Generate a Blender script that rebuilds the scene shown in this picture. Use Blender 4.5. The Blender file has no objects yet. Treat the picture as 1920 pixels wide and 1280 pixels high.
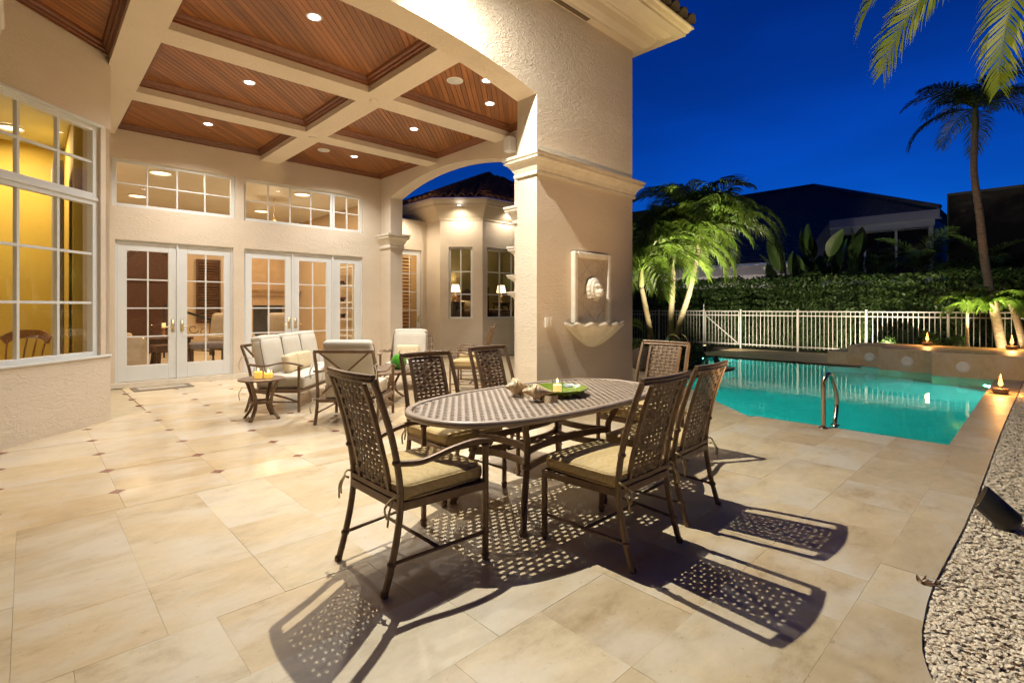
import bpy, bmesh, math, random
from mathutils import Vector, Matrix, noise
R = math.radians
random.seed(7)
sc = bpy.context.scene
col = sc.collection

# ------------------------------------------------------------------ camera
CH = 1.37
cam_d = bpy.data.cameras.new('camera')
cam = bpy.data.objects.new('camera', cam_d); col.objects.link(cam)
cam.location = (0, 0, CH); cam.rotation_euler = (R(90), 0, R(46.35 - 90))
cam_d.sensor_width = 36; cam_d.lens = 954 / 1920 * 36
cam_d.shift_y = -64 / 1920
cam_d.clip_start = .05; cam_d.clip_end = 2000
sc.camera = cam

# ------------------------------------------------------------------ world: dusk sky
w = bpy.data.worlds.new('World'); sc.world = w; w.use_nodes = True
nt = w.node_tree; nt.nodes.clear()
sky = nt.nodes.new('ShaderNodeTexSky'); sky.sky_type = 'NISHITA'; sky.sun_disc = False
sky.sun_elevation = R(-4.0); sky.sun_rotation = R(75); sky.air_density = 1.0; sky.dust_density = .3; sky.ozone_density = 4.0
tint = nt.nodes.new('ShaderNodeMixRGB'); tint.blend_type = 'MULTIPLY'; tint.inputs[0].default_value = 1
tint.inputs[2].default_value = (.02, .72, 1.36, 1)
bg = nt.nodes.new('ShaderNodeBackground'); bg.inputs[1].default_value = SKY = 2.5
wo = nt.nodes.new('ShaderNodeOutputWorld')
wtc = nt.nodes.new('ShaderNodeTexCoord'); wmp = nt.nodes.new('ShaderNodeMapping'); wmp.inputs['Scale'].default_value = (1.2, 1.2, 5.0)
wno = nt.nodes.new('ShaderNodeTexNoise'); wno.inputs['Scale'].default_value = 1.6; wno.inputs['Detail'].default_value = 5
wra = nt.nodes.new('ShaderNodeMapRange'); wra.inputs['From Min'].default_value = .35; wra.inputs['From Max'].default_value = .75; wra.inputs['To Min'].default_value = .86; wra.inputs['To Max'].default_value = 1.24
cl = nt.nodes.new('ShaderNodeVectorMath'); cl.operation = 'SCALE'
nt.links.new(wtc.outputs['Generated'], wmp.inputs['Vector']); nt.links.new(wmp.outputs[0], wno.inputs['Vector']); nt.links.new(wno.outputs['Fac'], wra.inputs['Value'])
nt.links.new(sky.outputs[0], tint.inputs[1]); nt.links.new(tint.outputs[0], cl.inputs[0]); nt.links.new(wra.outputs[0], cl.inputs['Scale']); nt.links.new(cl.outputs[0], bg.inputs[0]); nt.links.new(bg.outputs[0], wo.inputs[0])

sc.view_settings.view_transform = 'Standard'; sc.view_settings.look = 'None'
sc.view_settings.exposure = 0.2; sc.view_settings.gamma = 1; sc.view_settings.use_curve_mapping = False
sc.render.engine = 'CYCLES'
cy = sc.cycles
cy.use_denoising = True; cy.max_bounces = 8; cy.diffuse_bounces = 4; cy.glossy_bounces = 4
cy.transmission_bounces = 6; cy.transparent_max_bounces = 16
cy.sample_clamp_indirect = 4.0; cy.sample_clamp_direct = 0; cy.blur_glossy = 1.0
cy.caustics_reflective = False; cy.caustics_refractive = False

# main lamps of the place (power in watts)
FLOOD_POS = (2.60, 3.91, 4.74); FLOOD_W = 1190; FLOOD_COL = (1.0, .965, .85)
CAN_W = 272; CAN_COL = (1.0, .97, .93)

# ------------------------------------------------------------------ helpers
def lamp(name, kind, loc, power, color, parent=None, rot=None, **kw):
    d = bpy.data.lights.new(name, kind); d.energy = power; d.color = color
    for k, v in kw.items(): setattr(d, k, v)
    o = bpy.data.objects.new(name, d); col.objects.link(o); o.location = loc
    if rot: o.rotation_euler = rot
    if parent: o.parent = parent
    return o
def aim(o, target, src=None):
    v = Vector(target) - Vector(src if src else o.location)
    o.rotation_euler = v.to_track_quat('-Z', 'Y').to_euler()

def tag(o, label=None, cat=None, group=None, kind=None):
    if label: o['label'] = label
    if cat: o['category'] = cat
    if group: o['group'] = group
    if kind: o['kind'] = kind
    return o
def thing(name, loc=(0, 0, 0), rz=0, label=None, cat=None, group=None):
    o = bpy.data.objects.new(name, None); col.objects.link(o)
    o.location = loc; o.rotation_euler = (0, 0, rz); o.empty_display_size = .1
    return tag(o, label, cat, group)
def copy_tree(o, parent=None):
    c = o.copy(); col.objects.link(c); c.parent = parent
    for ch in list(o.children): copy_tree(ch, c)
    return c
def inst(name, mesh, parent=None, loc=(0, 0, 0), rot=(0, 0, 0), scale=(1, 1, 1)):
    o = bpy.data.objects.new(name, mesh); col.objects.link(o); o.parent = parent
    o.location = loc; o.rotation_euler = rot; o.scale = scale
    return o

class MB:
    def __init__(s): s.v = []; s.f = []
    def add(s, vs, fs):
        n = len(s.v); s.v += [tuple(p) for p in vs]; s.f += [tuple(i + n for i in f) for f in fs]; return s
    def box(s, x0, x1, y0, y1, z0, z1):
        return s.add([(x0,y0,z0),(x1,y0,z0),(x1,y1,z0),(x0,y1,z0),(x0,y0,z1),(x1,y0,z1),(x1,y1,z1),(x0,y1,z1)],
                     [(0,3,2,1),(4,5,6,7),(0,1,5,4),(1,2,6,5),(2,3,7,6),(3,0,4,7)])
    def obox(s, o, u, v, n, a0, a1, b0, b1, c0, c1):
        """box in a frame: origin o, axes u, v, n"""
        o = Vector(o); u = Vector(u); v = Vector(v); n = Vector(n)
        P = lambda a, b, c: o + u*a + v*b + n*c
        return s.add([P(a0,b0,c0),P(a1,b0,c0),P(a1,b1,c0),P(a0,b1,c0),P(a0,b0,c1),P(a1,b0,c1),P(a1,b1,c1),P(a0,b1,c1)],
                     [(0,3,2,1),(4,5,6,7),(0,1,5,4),(1,2,6,5),(2,3,7,6),(3,0,4,7)])
    def prism(s, poly, z0, z1):
        n = len(poly)
        vs = [(p[0],p[1],z0) for p in poly] + [(p[0],p[1],z1) for p in poly]
        fs = [tuple(range(n-1,-1,-1)), tuple(range(n,2*n))] + [(i,(i+1)%n,(i+1)%n+n,i+n) for i in range(n)]
        return s.add(vs, fs)
    def tube(s, path, prof, up=(0,0,1), closed=False, scale=None, cap=True):
        path = [Vector(p) for p in path]; up = Vector(up); n = len(path); m = len(prof); vs = []
        for i, p in enumerate(path):
            if closed: t = path[(i+1)%n] - path[i-1]
            else: t = path[min(i+1,n-1)] - path[max(i-1,0)]
            t.normalize(); sd = t.cross(up)
            if sd.length < 1e-4: sd = t.cross(Vector((1,0,0)))
            sd.normalize(); nn = sd.cross(t); k = scale[i] if scale else 1
            vs += [p + sd*a*k + nn*b*k for a, b in prof]
        fs = []
        for i in range(n if closed else n-1):
            j = (i+1) % n
            fs += [(i*m+k, i*m+(k+1)%m, j*m+(k+1)%m, j*m+k) for k in range(m)]
        if cap and not closed: fs += [tuple(range(m-1,-1,-1)), tuple(range((n-1)*m, n*m))]
        return s.add(vs, fs)
    def lathe(s, prof, c=(0,0,0), n=20, wob=None):
        vs = []; m = len(prof)
        for i in range(n):
            a = 2*math.pi*i/n
            for r, z in prof:
                k = wob(a, r, z) if wob else 1
                vs.append((c[0]+r*k*math.cos(a), c[1]+r*k*math.sin(a), c[2]+z))
        fs = [(i*m+k, ((i+1)%n)*m+k, ((i+1)%n)*m+k+1, i*m+k+1) for i in range(n) for k in range(m-1)]
        return s.add(vs, fs)
    def grid(s, fn, nu, nv):
        vs = [fn(i/nu, j/nv) for j in range(nv+1) for i in range(nu+1)]
        return s.add(vs, [(j*(nu+1)+i, j*(nu+1)+i+1, (j+1)*(nu+1)+i+1, (j+1)*(nu+1)+i) for j in range(nv) for i in range(nu)])
    def rbox(s, c, hx, hy, hz, r, n=5, puff=0, M=None):
        """soft box (cushion): cube grid pulled to a rounded box, top puffed"""
        def face(ax, sg):
            def fn(u, v):
                a, b = -1+2*u, -1+2*v
                p = [0,0,0]; p[ax] = sg; p[(ax+1)%3] = a*sg; p[(ax+2)%3] = b
                q = [p[0]*hx, p[1]*hy, p[2]*hz]
                inn = [max(-h+r, min(h-r, t)) for t, h in zip(q, (hx,hy,hz))]
                d = Vector(q) - Vector(inn)
                if d.length > 1e-6: d = d.normalized()*r
                o = Vector(inn) + d
                o.z += puff*(1-(o.x/hx)**2)*(1-(o.y/hy)**2)*(1 if o.z > 0 else -.3)
                o = (M @ o) if M else o
                return o + Vector(c)
            return fn
        for ax in range(3):
            for sg in (-1, 1): 
                fn = face(ax, sg)
                # denser near the rim
                e = lambda t: .5 - .5*math.cos(math.pi*t)
                s.grid(lambda u, v: fn(e(u), e(v)), n*2, n*2)
        return s
    def mesh(s, name, m, smooth=False, merge=False):
        me = bpy.data.meshes.new(name); me.from_pydata(s.v, [], s.f)
        if merge:
            b = bmesh.new(); b.from_mesh(me); bmesh.ops.remove_doubles(b, verts=b.verts, dist=1e-4)
            bmesh.ops.recalc_face_normals(b, faces=b.faces); b.to_mesh(me); b.free()
        if smooth:
            for p in me.polygons: p.use_smooth = True
        if m: me.materials.append(m)
        return me
    def build(s, name, m, parent=None, smooth=False, loc=(0,0,0), rot=(0,0,0), bevel=0, kind=None, merge=False, sharp=None):
        o = inst(name, s.mesh(name, m, smooth, merge), parent, loc, rot)
        if bevel:
            b = o.modifiers.new('b', 'BEVEL'); b.width = bevel; b.segments = 2; b.limit_method = 'ANGLE'; b.angle_limit = R(40)
        if sharp is not None:
            for e in o.data.edges: pass
            o.data.set_sharp_from_angle(angle=R(sharp))
        if kind: o['kind'] = kind
        return o

def circ(r, n=10): return [(r*math.cos(2*math.pi*i/n), r*math.sin(2*math.pi*i/n)) for i in range(n)]
def rect(a, b): return [(-a,-b),(a,-b),(a,b),(-a,b)]
def reed(a, b):
    """double reeded tube section, a wide, b deep"""
    p = []
    for cx_ in (a*.5, -a*.5):
        s0 = -70 if cx_ > 0 else 110
        for k in range(6):
            t = R(s0 - 20 + k*36); p.append((cx_ + a*.52*math.cos(t), b*math.sin(t)))
    return p
def smooth_path(pts, n=6):
    pts = [Vector(p) for p in pts]; out = []
    P = [pts[0]*2-pts[1]] + pts + [pts[-1]*2-pts[-2]]
    for i in range(1, len(P)-2):
        for k in range(n):
            t = k/n; a,b,c,d = P[i-1],P[i],P[i+1],P[i+2]
            out.append(.5*((2*b)+(c-a)*t+(2*a-5*b+4*c-d)*t*t+(3*b-a-3*c+d)*t**3))
    out.append(pts[-1]); return out
def clip_poly(poly, a, b, c):
    """keep a*x+b*y<=c"""
    out = []; n = len(poly)
    for i in range(n):
        p, q = poly[i], poly[(i+1)%n]; dp = a*p[0]+b*p[1]-c; dq = a*q[0]+b*q[1]-c
        if dp <= 0: out.append(p)
        if (dp < 0 < dq) or (dq < 0 < dp):
            t = dp/(dp-dq); out.append((p[0]+(q[0]-p[0])*t, p[1]+(q[1]-p[1])*t))
    return out

# ------------------------------------------------------------------ materials
MATS = {}
def mat(name, color=(.5,.5,.5), rough=.6, metal=0, spec=.5):
    m = bpy.data.materials.new(name); m.use_nodes = True; MATS[name] = m
    b = m.node_tree.nodes['Principled BSDF']
    b.inputs['Base Color'].default_value = (*color, 1); b.inputs['Roughness'].default_value = rough
    b.inputs['Metallic'].default_value = metal; b.inputs['Specular IOR Level'].default_value = spec
    return m
def N(m, t, **kw):
    n = m.node_tree.nodes.new('ShaderNode'+t)
    for k, v in kw.items(): setattr(n, k, v)
    return n
def lk(m, a, b): m.node_tree.links.new(a, b)
def bsdf(m): return m.node_tree.nodes['Principled BSDF']
def coords(m, rnd=False, scale=(1,1,1), obj=False):
    if obj:
        tc = N(m, 'TexCoord'); src = tc.outputs['Object']
    else:
        g = N(m, 'NewGeometry'); src = g.outputs['Position']
    mp = N(m, 'Mapping'); mp.inputs['Scale'].default_value = scale
    if rnd:
        oi = N(m, 'ObjectInfo'); mu = N(m, 'VectorMath', operation='SCALE')
        cmb = N(m, 'CombineXYZ')
        for k in range(3): lk(m, oi.outputs['Random'], cmb.inputs[k])
        mu.inputs['Scale'].default_value = 37.; lk(m, cmb.outputs[0], mu.inputs[0])
        ad = N(m, 'VectorMath', operation='ADD'); lk(m, src, ad.inputs[0]); lk(m, mu.outputs[0], ad.inputs[1]); src = ad.outputs[0]
    lk(m, src, mp.inputs['Vector']); return mp.outputs[0]
def ramp(m, fac, stops):
    r = N(m, 'ValToRGB'); els = r.color_ramp.elements
    while len(els) < len(stops): els.new(.5)
    for e, (p, c) in zip(els, stops): e.position = p; e.color = (*c, 1)
    lk(m, fac, r.inputs[0]); return r.outputs[0]
def noise_t(m, vec, scale, detail=4, rough=.55, dist=0):
    n = N(m, 'TexNoise'); n.inputs['Scale'].default_value = scale; n.inputs['Detail'].default_value = detail
    n.inputs['Roughness'].default_value = rough; n.inputs['Distortion'].default_value = dist
    lk(m, vec, n.inputs['Vector']); return n.outputs['Fac']
def bump(m, h, strength=.3, dist=.01, prev=None):
    b = N(m, 'Bump'); b.inputs['Strength'].default_value = strength; b.inputs['Distance'].default_value = dist
    lk(m, h, b.inputs['Height'])
    if prev: lk(m, prev, b.inputs['Normal'])
    return b.outputs[0]
def varied(name, c0, c1, scale=6, rough=.6, metal=0, bstr=0, bscale=40, bdist=.004, rnd=True, obj=False, spec=.5, stretch=(1,1,1)):
    m = mat(name, c0, rough, metal, spec); v = coords(m, rnd, stretch, obj)
    f = noise_t(m, v, scale); lk(m, ramp(m, f, [(.3, c0), (.7, c1)]), bsdf(m).inputs['Base Color'])
    if bstr: lk(m, bump(m, noise_t(m, v, bscale), bstr, bdist), bsdf(m).inputs['Normal'])
    return m

def make_stucco():
    m = mat('stucco', (.62,.53,.43), .85, spec=.25); v = coords(m, scale=(1,1,2.4))
    big = noise_t(m, v, .9, 2)
    lk(m, ramp(m, big, [(.3, (.64,.545,.415)), (.7, (.69,.595,.465))]), bsdf(m).inputs['Base Color'])
    n1 = noise_t(m, v, 8, 3, .5, .9); h = ramp(m, n1, [(.36,(0,0,0)),(.46,(.35,.35,.35)),(.50,(1,1,1)),(.54,(.3,.3,.3)),(.66,(.1,.1,.1))])
    n2 = noise_t(m, v, 19, 2, .5, .8); h2 = ramp(m, n2, [(.42,(0,0,0)),(.5,(1,1,1)),(.58,(.1,.1,.1))])
    hm = N(m,'MixRGB',blend_type='MULTIPLY'); hm.inputs[0].default_value = 1; lk(m, h, hm.inputs[1]); lk(m, ramp(m, noise_t(m, v, 1.7, 2), [(.35,(.35,.35,.35)),(.62,(1.25,1.25,1.25))]), hm.inputs[2]); h = hm.outputs[0]
    b1 = bump(m, h, .42, .009); b2 = bump(m, h2, .22, .005, b1)
    lk(m, b2, bsdf(m).inputs['Normal']); return m
def make_travertine(name, tone=1., rough=.28, con=.85):
    m = mat(name, (.6,.5,.36), rough, spec=.45); v = coords(m, True, (1,1,1))
    oi = N(m, 'ObjectInfo')
    base = ramp(m, oi.outputs['Random'], [(0,(.48*tone,.365*tone,.215*tone)),(.35,(.57*tone,.455*tone,.28*tone)),(.7,(.52*tone,.39*tone,.225*tone)),(.93,(.58*tone,.47*tone,.30*tone)),(1,(.60*tone,.51*tone,.36*tone))])
    vs = coords(m, True, (1,1.7,1))
    n1 = noise_t(m, vs, 2.0, 10, .70, .25); n3 = noise_t(m, vs, 7, 8, .75, .1)
    av = N(m, 'Math', operation='MULTIPLY_ADD'); lk(m, n1, av.inputs[0]); av.inputs[1].default_value = .6; sc3 = N(m, 'Math', operation='MULTIPLY'); lk(m, n3, sc3.inputs[0]); sc3.inputs[1].default_value = .4; lk(m, sc3.outputs[0], av.inputs[2])
    veins = ramp(m, av.outputs[0], [(.34,(.66,.60,.50)),(.47,(.95,.93,.90)),(.60,(1.10,1.09,1.07))])
    mx = N(m, 'MixRGB', blend_type='MULTIPLY'); mx.inputs[0].default_value = con; lk(m, base, mx.inputs[1]); lk(m, veins, mx.inputs[2])
    cloud = ramp(m, noise_t(m, vs, 1.3, 6, .6, .3), [(.46,(0,0,0)),(.66,(.75,.75,.75))])
    mg = N(m, 'MixRGB'); lk(m, cloud, mg.inputs[0]); lk(m, mx.outputs[0], mg.inputs[1]); mg.inputs[2].default_value = (.60*tone,.53*tone,.42*tone,1); mx = mg
    n2 = noise_t(m, v, 27, 6, .75); pits = ramp(m, n2, [(.33,(.55,.46,.36)),(.38,(1,1,1))])
    mx2 = N(m, 'MixRGB', blend_type='MULTIPLY'); mx2.inputs[0].default_value = .5; lk(m, mx.outputs[0], mx2.inputs[1]); lk(m, pits, mx2.inputs[2])
    lk(m, mx2.outputs[0], bsdf(m).inputs['Base Color'])
    rr = N(m, 'MapRange'); rr.inputs['To Min'].default_value = rough-.06; rr.inputs['To Max'].default_value = rough+.22
    lk(m, n1, rr.inputs['Value']); lk(m, rr.outputs[0], bsdf(m).inputs['Roughness'])
    lk(m, bump(m, pits, .12, .002, bump(m, n1, .06, .004)), bsdf(m).inputs['Normal']); return m
def make_wood(name, c0, c1, c2, rough=.35, scale=1.):
    m = mat(name, c0, rough); v = coords(m, True, (18*scale,18*scale,18*scale)); oi = N(m, 'ObjectInfo')
    vr = N(m, 'VectorRotate'); vr.inputs['Axis'].default_value = (0,0,1); vr.inputs['Angle'].default_value = R(-45); lk(m, v, vr.inputs['Vector'])
    mp = N(m, 'Mapping'); mp.inputs['Scale'].default_value = (.06,1,1); lk(m, vr.outputs[0], mp.inputs['Vector'])
    f = noise_t(m, mp.outputs[0], 1.6, 5, .6, .4)
    a = ramp(m, f, [(.25, c0), (.55, c1), (.8, c2)])
    hs = N(m, 'HueSaturation'); mr = N(m, 'MapRange'); mr.inputs['To Min'].default_value = .72; mr.inputs['To Max'].default_value = 1.25
    lk(m, oi.outputs['Random'], mr.inputs['Value']); lk(m, mr.outputs[0], hs.inputs['Value']); lk(m, a, hs.inputs['Color'])
    lk(m, hs.outputs[0], bsdf(m).inputs['Base Color']); lk(m, bump(m, f, .08, .003), bsdf(m).inputs['Normal']); return m
def make_glass(name, tintc=(1,1,1), rough=0.0):
    m = bpy.data.materials.new(name); m.use_nodes = True; n = m.node_tree; n.nodes.clear(); MATS[name] = m
    o = N(m,'OutputMaterial'); t = N(m,'BsdfTransparent'); g = N(m,'BsdfGlossy'); mx = N(m,'MixShader'); fr = N(m,'Fresnel')
    t.inputs[0].default_value = (*tintc,1); g.inputs['Roughness'].default_value = rough; ge = N(m,'NewGeometry'); io = N(m,'MapRange'); io.inputs['To Min'].default_value = 1.5; io.inputs['To Max'].default_value = 1/1.5; lk(m, ge.outputs['Backfacing'], io.inputs['Value']); lk(m, io.outputs[0], fr.inputs[0])
    mr = N(m,'MapRange'); mr.inputs['To Max'].default_value = 1.2; lk(m, fr.outputs[0], mr.inputs['Value'])
    lk(m, mr.outputs[0], mx.inputs[0]); lk(m, t.outputs[0], mx.inputs[1]); lk(m, g.outputs[0], mx.inputs[2]); lk(m, mx.outputs[0], o.inputs[0]); return m
def make_emit(name, color, s):
    m = mat(name, color, .5); b = bsdf(m); b.inputs['Emission Color'].default_value = (*color,1); b.inputs['Emission Strength'].default_value = s; return m
def make_leaf(name, c0, c1, trans=.35, rough=.45):
    m = mat(name, c0, rough, spec=.4); v = coords(m, True)
    f = noise_t(m, v, 3.5, 3); c = ramp(m, f, [(.3,c0),(.7,c1)])
    oi = N(m,'ObjectInfo'); hs = N(m,'HueSaturation'); mr = N(m,'MapRange'); mr.inputs['To Min'].default_value=.7; mr.inputs['To Max'].default_value=1.3
    lk(m, oi.outputs['Random'], mr.inputs['Value']); lk(m, mr.outputs[0], hs.inputs['Value']); lk(m, c, hs.inputs['Color'])
    lk(m, hs.outputs[0], bsdf(m).inputs['Base Color'])
    tr = N(m,'BsdfTranslucent'); lk(m, hs.outputs[0], tr.inputs[0]); mx = N(m,'MixShader'); mx.inputs[0].default_value = trans
    out = m.node_tree.nodes['Material Output']; lk(m, bsdf(m).outputs[0], mx.inputs[1]); lk(m, tr.outputs[0], mx.inputs[2]); lk(m, mx.outputs[0], out.inputs[0]); return m
def make_damask(name, c0, c1, scale=16):
    m = mat(name, c0, .75, spec=.25); v = coords(m, True, obj=True)
    vo = N(m,'TexWave', wave_type='RINGS'); vo.inputs['Scale'].default_value = scale*.55; vo.inputs['Distortion'].default_value = 14; vo.inputs['Detail'].default_value = 3; vo.inputs['Detail Scale'].default_value = 1.2
    lk(m, v, vo.inputs['Vector'])
    c = ramp(m, vo.outputs['Fac'], [(.42,c0),(.62,c1)]); lk(m, c, bsdf(m).inputs['Base Color'])
    lk(m, bump(m, noise_t(m, v, 300, 2), .2, .001), bsdf(m).inputs['Normal']); return m

STUCCO = make_stucco()
TRAV = make_travertine('travertine', 1.03, .38, 1.0); TRAVP = make_travertine('travertine_polished', 1.16, .13, .55)
STONE = varied('cast_stone', (.66,.59,.47), (.76,.70,.58), 9, .75, bstr=.25, bscale=30)
SPA = make_travertine('spa_stone', .9, .35)
INLAY = varied('red_marble', (.16,.045,.032), (.34,.15,.11), 30, .25)
WOOD = make_wood('mahogany', (.19,.066,.018), (.275,.103,.029), (.325,.130,.038), .42)
MOLD = make_wood('mahogany_trim', (.13,.040,.014), (.19,.062,.022), (.24,.085,.03), .36)
WHITE = varied('white_paint', (.66,.67,.64), (.70,.71,.68), 3, .45)
FENCEW = varied('fence_white', (.38,.37,.37), (.44,.43,.43), 3, .5)
BRONZE = varied('bronze_aluminium', (.15,.092,.050), (.215,.135,.076), 14, .42, .35, .12, 90, .001)
BRONZE2 = varied('bronze_weave', (.165,.105,.060), (.225,.148,.088), 20, .5, .25)
BRONZE_LIT = varied('bronze_lit', (.30,.228,.165), (.37,.285,.21), 20, .42, .1)  # bronze lightened in colour to stand in for grazing flood light on the table top
GOLD = make_damask('gold_damask', (.50,.36,.155), (.54,.405,.20))
CREAM = varied('cream_fabric', (.56,.51,.41), (.62,.57,.47), 5, .85, bstr=.25, bscale=220, bdist=.0015, spec=.2)
PIPE = mat('grey_piping', (.12,.11,.09), .8)
PILLOW = make_damask('pillow_damask', (.60,.48,.28), (.68,.58,.38), 26)
GLASS = make_glass('window_glass')
BRASS = mat('brass', (.60,.47,.25), .35, .8)
STEEL = mat('steel', (.56,.47,.36), .24, 1.)
BLACK = varied('black_metal', (.018,.018,.018), (.03,.03,.028), 10, .5)
SHELL = varied('shell_white', (.66,.51,.33), (.92,.80,.60), 55, .6, rnd=False)
SOIL = varied('soil', (.030,.024,.018), (.055,.045,.03), 5, .95, bstr=.5, bscale=30, bdist=.02)
LAWN = varied('ground_cover', (.012,.022,.008), (.03,.045,.015), 8, .95, bstr=.5, bscale=60, bdist=.02)
PLASTER = varied('pool_plaster', (.18,.53,.50), (.22,.59,.56), 3, .7)
LEAF = make_leaf('palm_leaf', (.068,.125,.018), (.130,.185,.030))
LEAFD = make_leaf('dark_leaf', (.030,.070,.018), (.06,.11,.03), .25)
LEAFY = make_leaf('yellow_palm_leaf', (.085,.14,.010), (.16,.19,.02), .45)
HEDGE = make_leaf('hedge_leaf', (.035,.080,.020), (.075,.14,.035), .25)
TRUNK = varied('palm_trunk', (.13,.10,.07), (.25,.20,.145), 12, .9, bstr=.6, bscale=30, bdist=.01, stretch=(1,1,4))
CROWNSH = varied('crownshaft', (.12,.13,.05), (.20,.19,.08), 5, .5)
SHINGLE = varied('dark_roof', (.16,.16,.18), (.24,.24,.26), 8, .6)
SHADETILE = varied('shaded_clay', (.03,.020,.016), (.06,.038,.028), 6, .8)  # clay darkened in colour in place of shade on the main roof
CLAY = varied('clay_tile', (.15,.075,.045), (.30,.15,.09), 6, .8)
FLAME = make_emit('flame', (1.0,.42,.09), 5)
WAX = make_emit('glowing_wax', (.95,.62,.22), .9)  # emission on the wax stands in for flame light glowing through it
LENS = make_emit('lamp_lens', (1.0,.97,.95), 14)
# ------------------------------------------------------------------ ground, patio, pool
H = 4.306; YB = 10.85; ZP = 4.485
FW0, FW1 = 4.15, 4.48           # front wall outer / inner face
SX0, SX1 = 6.06, 6.38           # side wall inner / outer face
POOL = [(6.66,.65),(14.0,.65),(14.2,3.0),(14.2,6.9),(11.7,6.9),(11.7,4.9),(8.9,4.9),(6.66,2.65)]
WZ = -.030
g = MB()
for x0,x1,y0,y1 in ((-400,400,7.2,400),(-400,6.4,-400,7.2),(14.5,400,-400,7.2),(6.4,14.5,-400,.3)):
    g.add([(x0,y0,-.10),(x1,y0,-.10),(x1,y1,-.10),(x0,y1,-.10)],[(0,1,2,3)])
tag(g.build('ground', LAWN), kind='structure')

edge_pts = [(-3,-9),(1.95,-9),(2.0,-1.2),(2.08,-.3),(2.22,.10),(2.394,.282),(2.56,.335),(2.754,.363),(3.0,.378),(3.247,.383),(3.6,.372),(4.2,.352),(4.915,.343),(8.1,.338),(11.65,.30),(14.2,.28)]
def e_y(x):
    if x < 1.95: return -9
    for (a,b),(c,d) in zip(edge_pts[1:], edge_pts[2:]):
        if a <= x <= c and c > a: return b+(d-b)*(x-a)/(c-a)
    return .28
base = MB()
ex = [2.0,2.08,2.22,2.394,2.56,2.754,3.0,3.247,3.6,4.2,4.915,6.66]
base.prism([(-5,-3.0),(2.0,-3.0)]+[(x,e_y(x)-.006) for x in ex]+[(6.66,11.0),(-5,11.0)], -.35, -.014)
base.prism([(6.66,e_y(6.66)),(8.1,.338),(11.65,.30),(14.2,.28),(14.0,.65),(6.66,.65)], -.35, -.014)
base.prism([(6.66,2.65),(8.9,4.9),(6.66,4.9)], -.35, -.014)
base.prism([(6.66,4.9),(11.7,4.9),(11.7,12.5),(6.66,12.5)], -.35, -.014)
base.prism([(11.7,6.9),(17.2,6.9),(17.2,12.5),(11.7,12.5)], -.35, -.014)
base.prism([(14.2,3.0),(17.2,3.0),(17.2,6.9),(14.2,6.9)], -.35, -.014)
patio = tag(base.build('patio', varied('mortar', (.42,.34,.21), (.48,.39,.25), 9, .8, rnd=False)), kind='structure')

GAP = .0006
def tile(poly, m, name='tile'):
    if len(poly) < 3: return
    cx_ = sum(p[0] for p in poly)/len(poly); cy_ = sum(p[1] for p in poly)/len(poly)
    pts = []
    for p in poly:
        d = Vector((p[0]-cx_, p[1]-cy_)); k = max(0, d.length-GAP*1.4)/max(d.length,1e-6)
        pts.append((d.x*k, d.y*k))
    dz = random.uniform(-.0012,.0006)
    MB().prism(pts, -.013, 0).build(name, m, patio, loc=(cx_,cy_,dz))
# terrace rows along X between Y = 0.13 and 2.53
rng = random.Random(3)
fixed = {1.09:[1.39,1.88,2.17], .61:[1.55,2.06,2.83,3.30], .13:[]}
for y0 in (-.83,-.35,.13,.61,1.09,1.57,2.05):
    y1 = y0+.48; x = -1.9 + rng.uniform(-.3,0); xs = [x]
    while x < 6.66:
        x += rng.choice([.48,.72,.72,.9,.48]); xs.append(x)
    xs[-1] = 6.66
    if 6.66 - xs[-2] < .2: xs.pop(-2)
    for a, b in zip(xs, xs[1:]):
        if b <= e_y(b) - 9: continue
        if a < 6.66 and e_y(max(a,2.0)) >= y1 and a > 2.0: continue
        n = max(1, int((b-a)/.08)); low = [(a+(b-a)*i/n) for i in range(n+1)]
        bot = [(x_, max(y0, e_y(x_))) for x_ in low]
        bot = [p for p in bot if p[1] < y1-.01]
        if len(bot) < 2: continue
        tile(bot + [(bot[-1][0], y1), (bot[0][0], y1)] if bot[0][1] > y0 or bot[-1][1] > y0 or any(p[1] > y0 for p in bot) else [(a,y0),(b,y0),(b,y1),(a,y1)], TRAV)
# columns along Y between 2.53 and 4.45
k = 0; x = -2.42
while x < 6.9:
    x1 = x+.475; ys = [2.53, 3.02, 3.5, 4.35] if k % 2 else [2.53, 3.26, 4.35]
    if abs(x-.43) < .1: ys = [2.53,3.02,4.35]
    ys = ys if k % 3 else [2.53,3.02,4.35]
    for a, b in zip(ys, ys[1:]):
        p = [(x,a),(x1,a),(x1,b),(x,b)]; p = clip_poly(p, 1, -1, 6.66-2.65-.02)
        p = clip_poly(p, 1, 0, 8.8)
        tile(p, TRAV)
    x = x1; k += 1
# loggia: square tiles with clipped corners and small inlays
G = .664; X0g, Y0g = .49-3*G, 4.775
for i in range(-1, 12):
    for j in range(-1, 10):
        a = X0g+i*G; b = Y0g+j*G; c = .056
        x1 = a+G; y1 = b+G
        if a > 6.9 or b > 10.84 or (b < 4.35 and False): continue
        p = [(a+c,b),(x1-c,b),(x1,b+c),(x1,y1-c),(x1-c,y1),(a+c,y1),(a,y1-c),(a,b+c)]
        if b < 4.36: p = clip_poly(p, 0, -1, -4.352)
        p = clip_poly(p, 0, 1, 10.80)
        p = clip_poly(p, -1, 1, 7.85-.74+.02) if a < .9 else p
        tile(p, TRAVP)
        if b > 4.4 and b < 10.7 and not (b-a > 7.0 and a < .9): tile([(a,b-c),(a+c,b),(a,b+c),(a-c,b)], INLAY, 'inlay')
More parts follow.
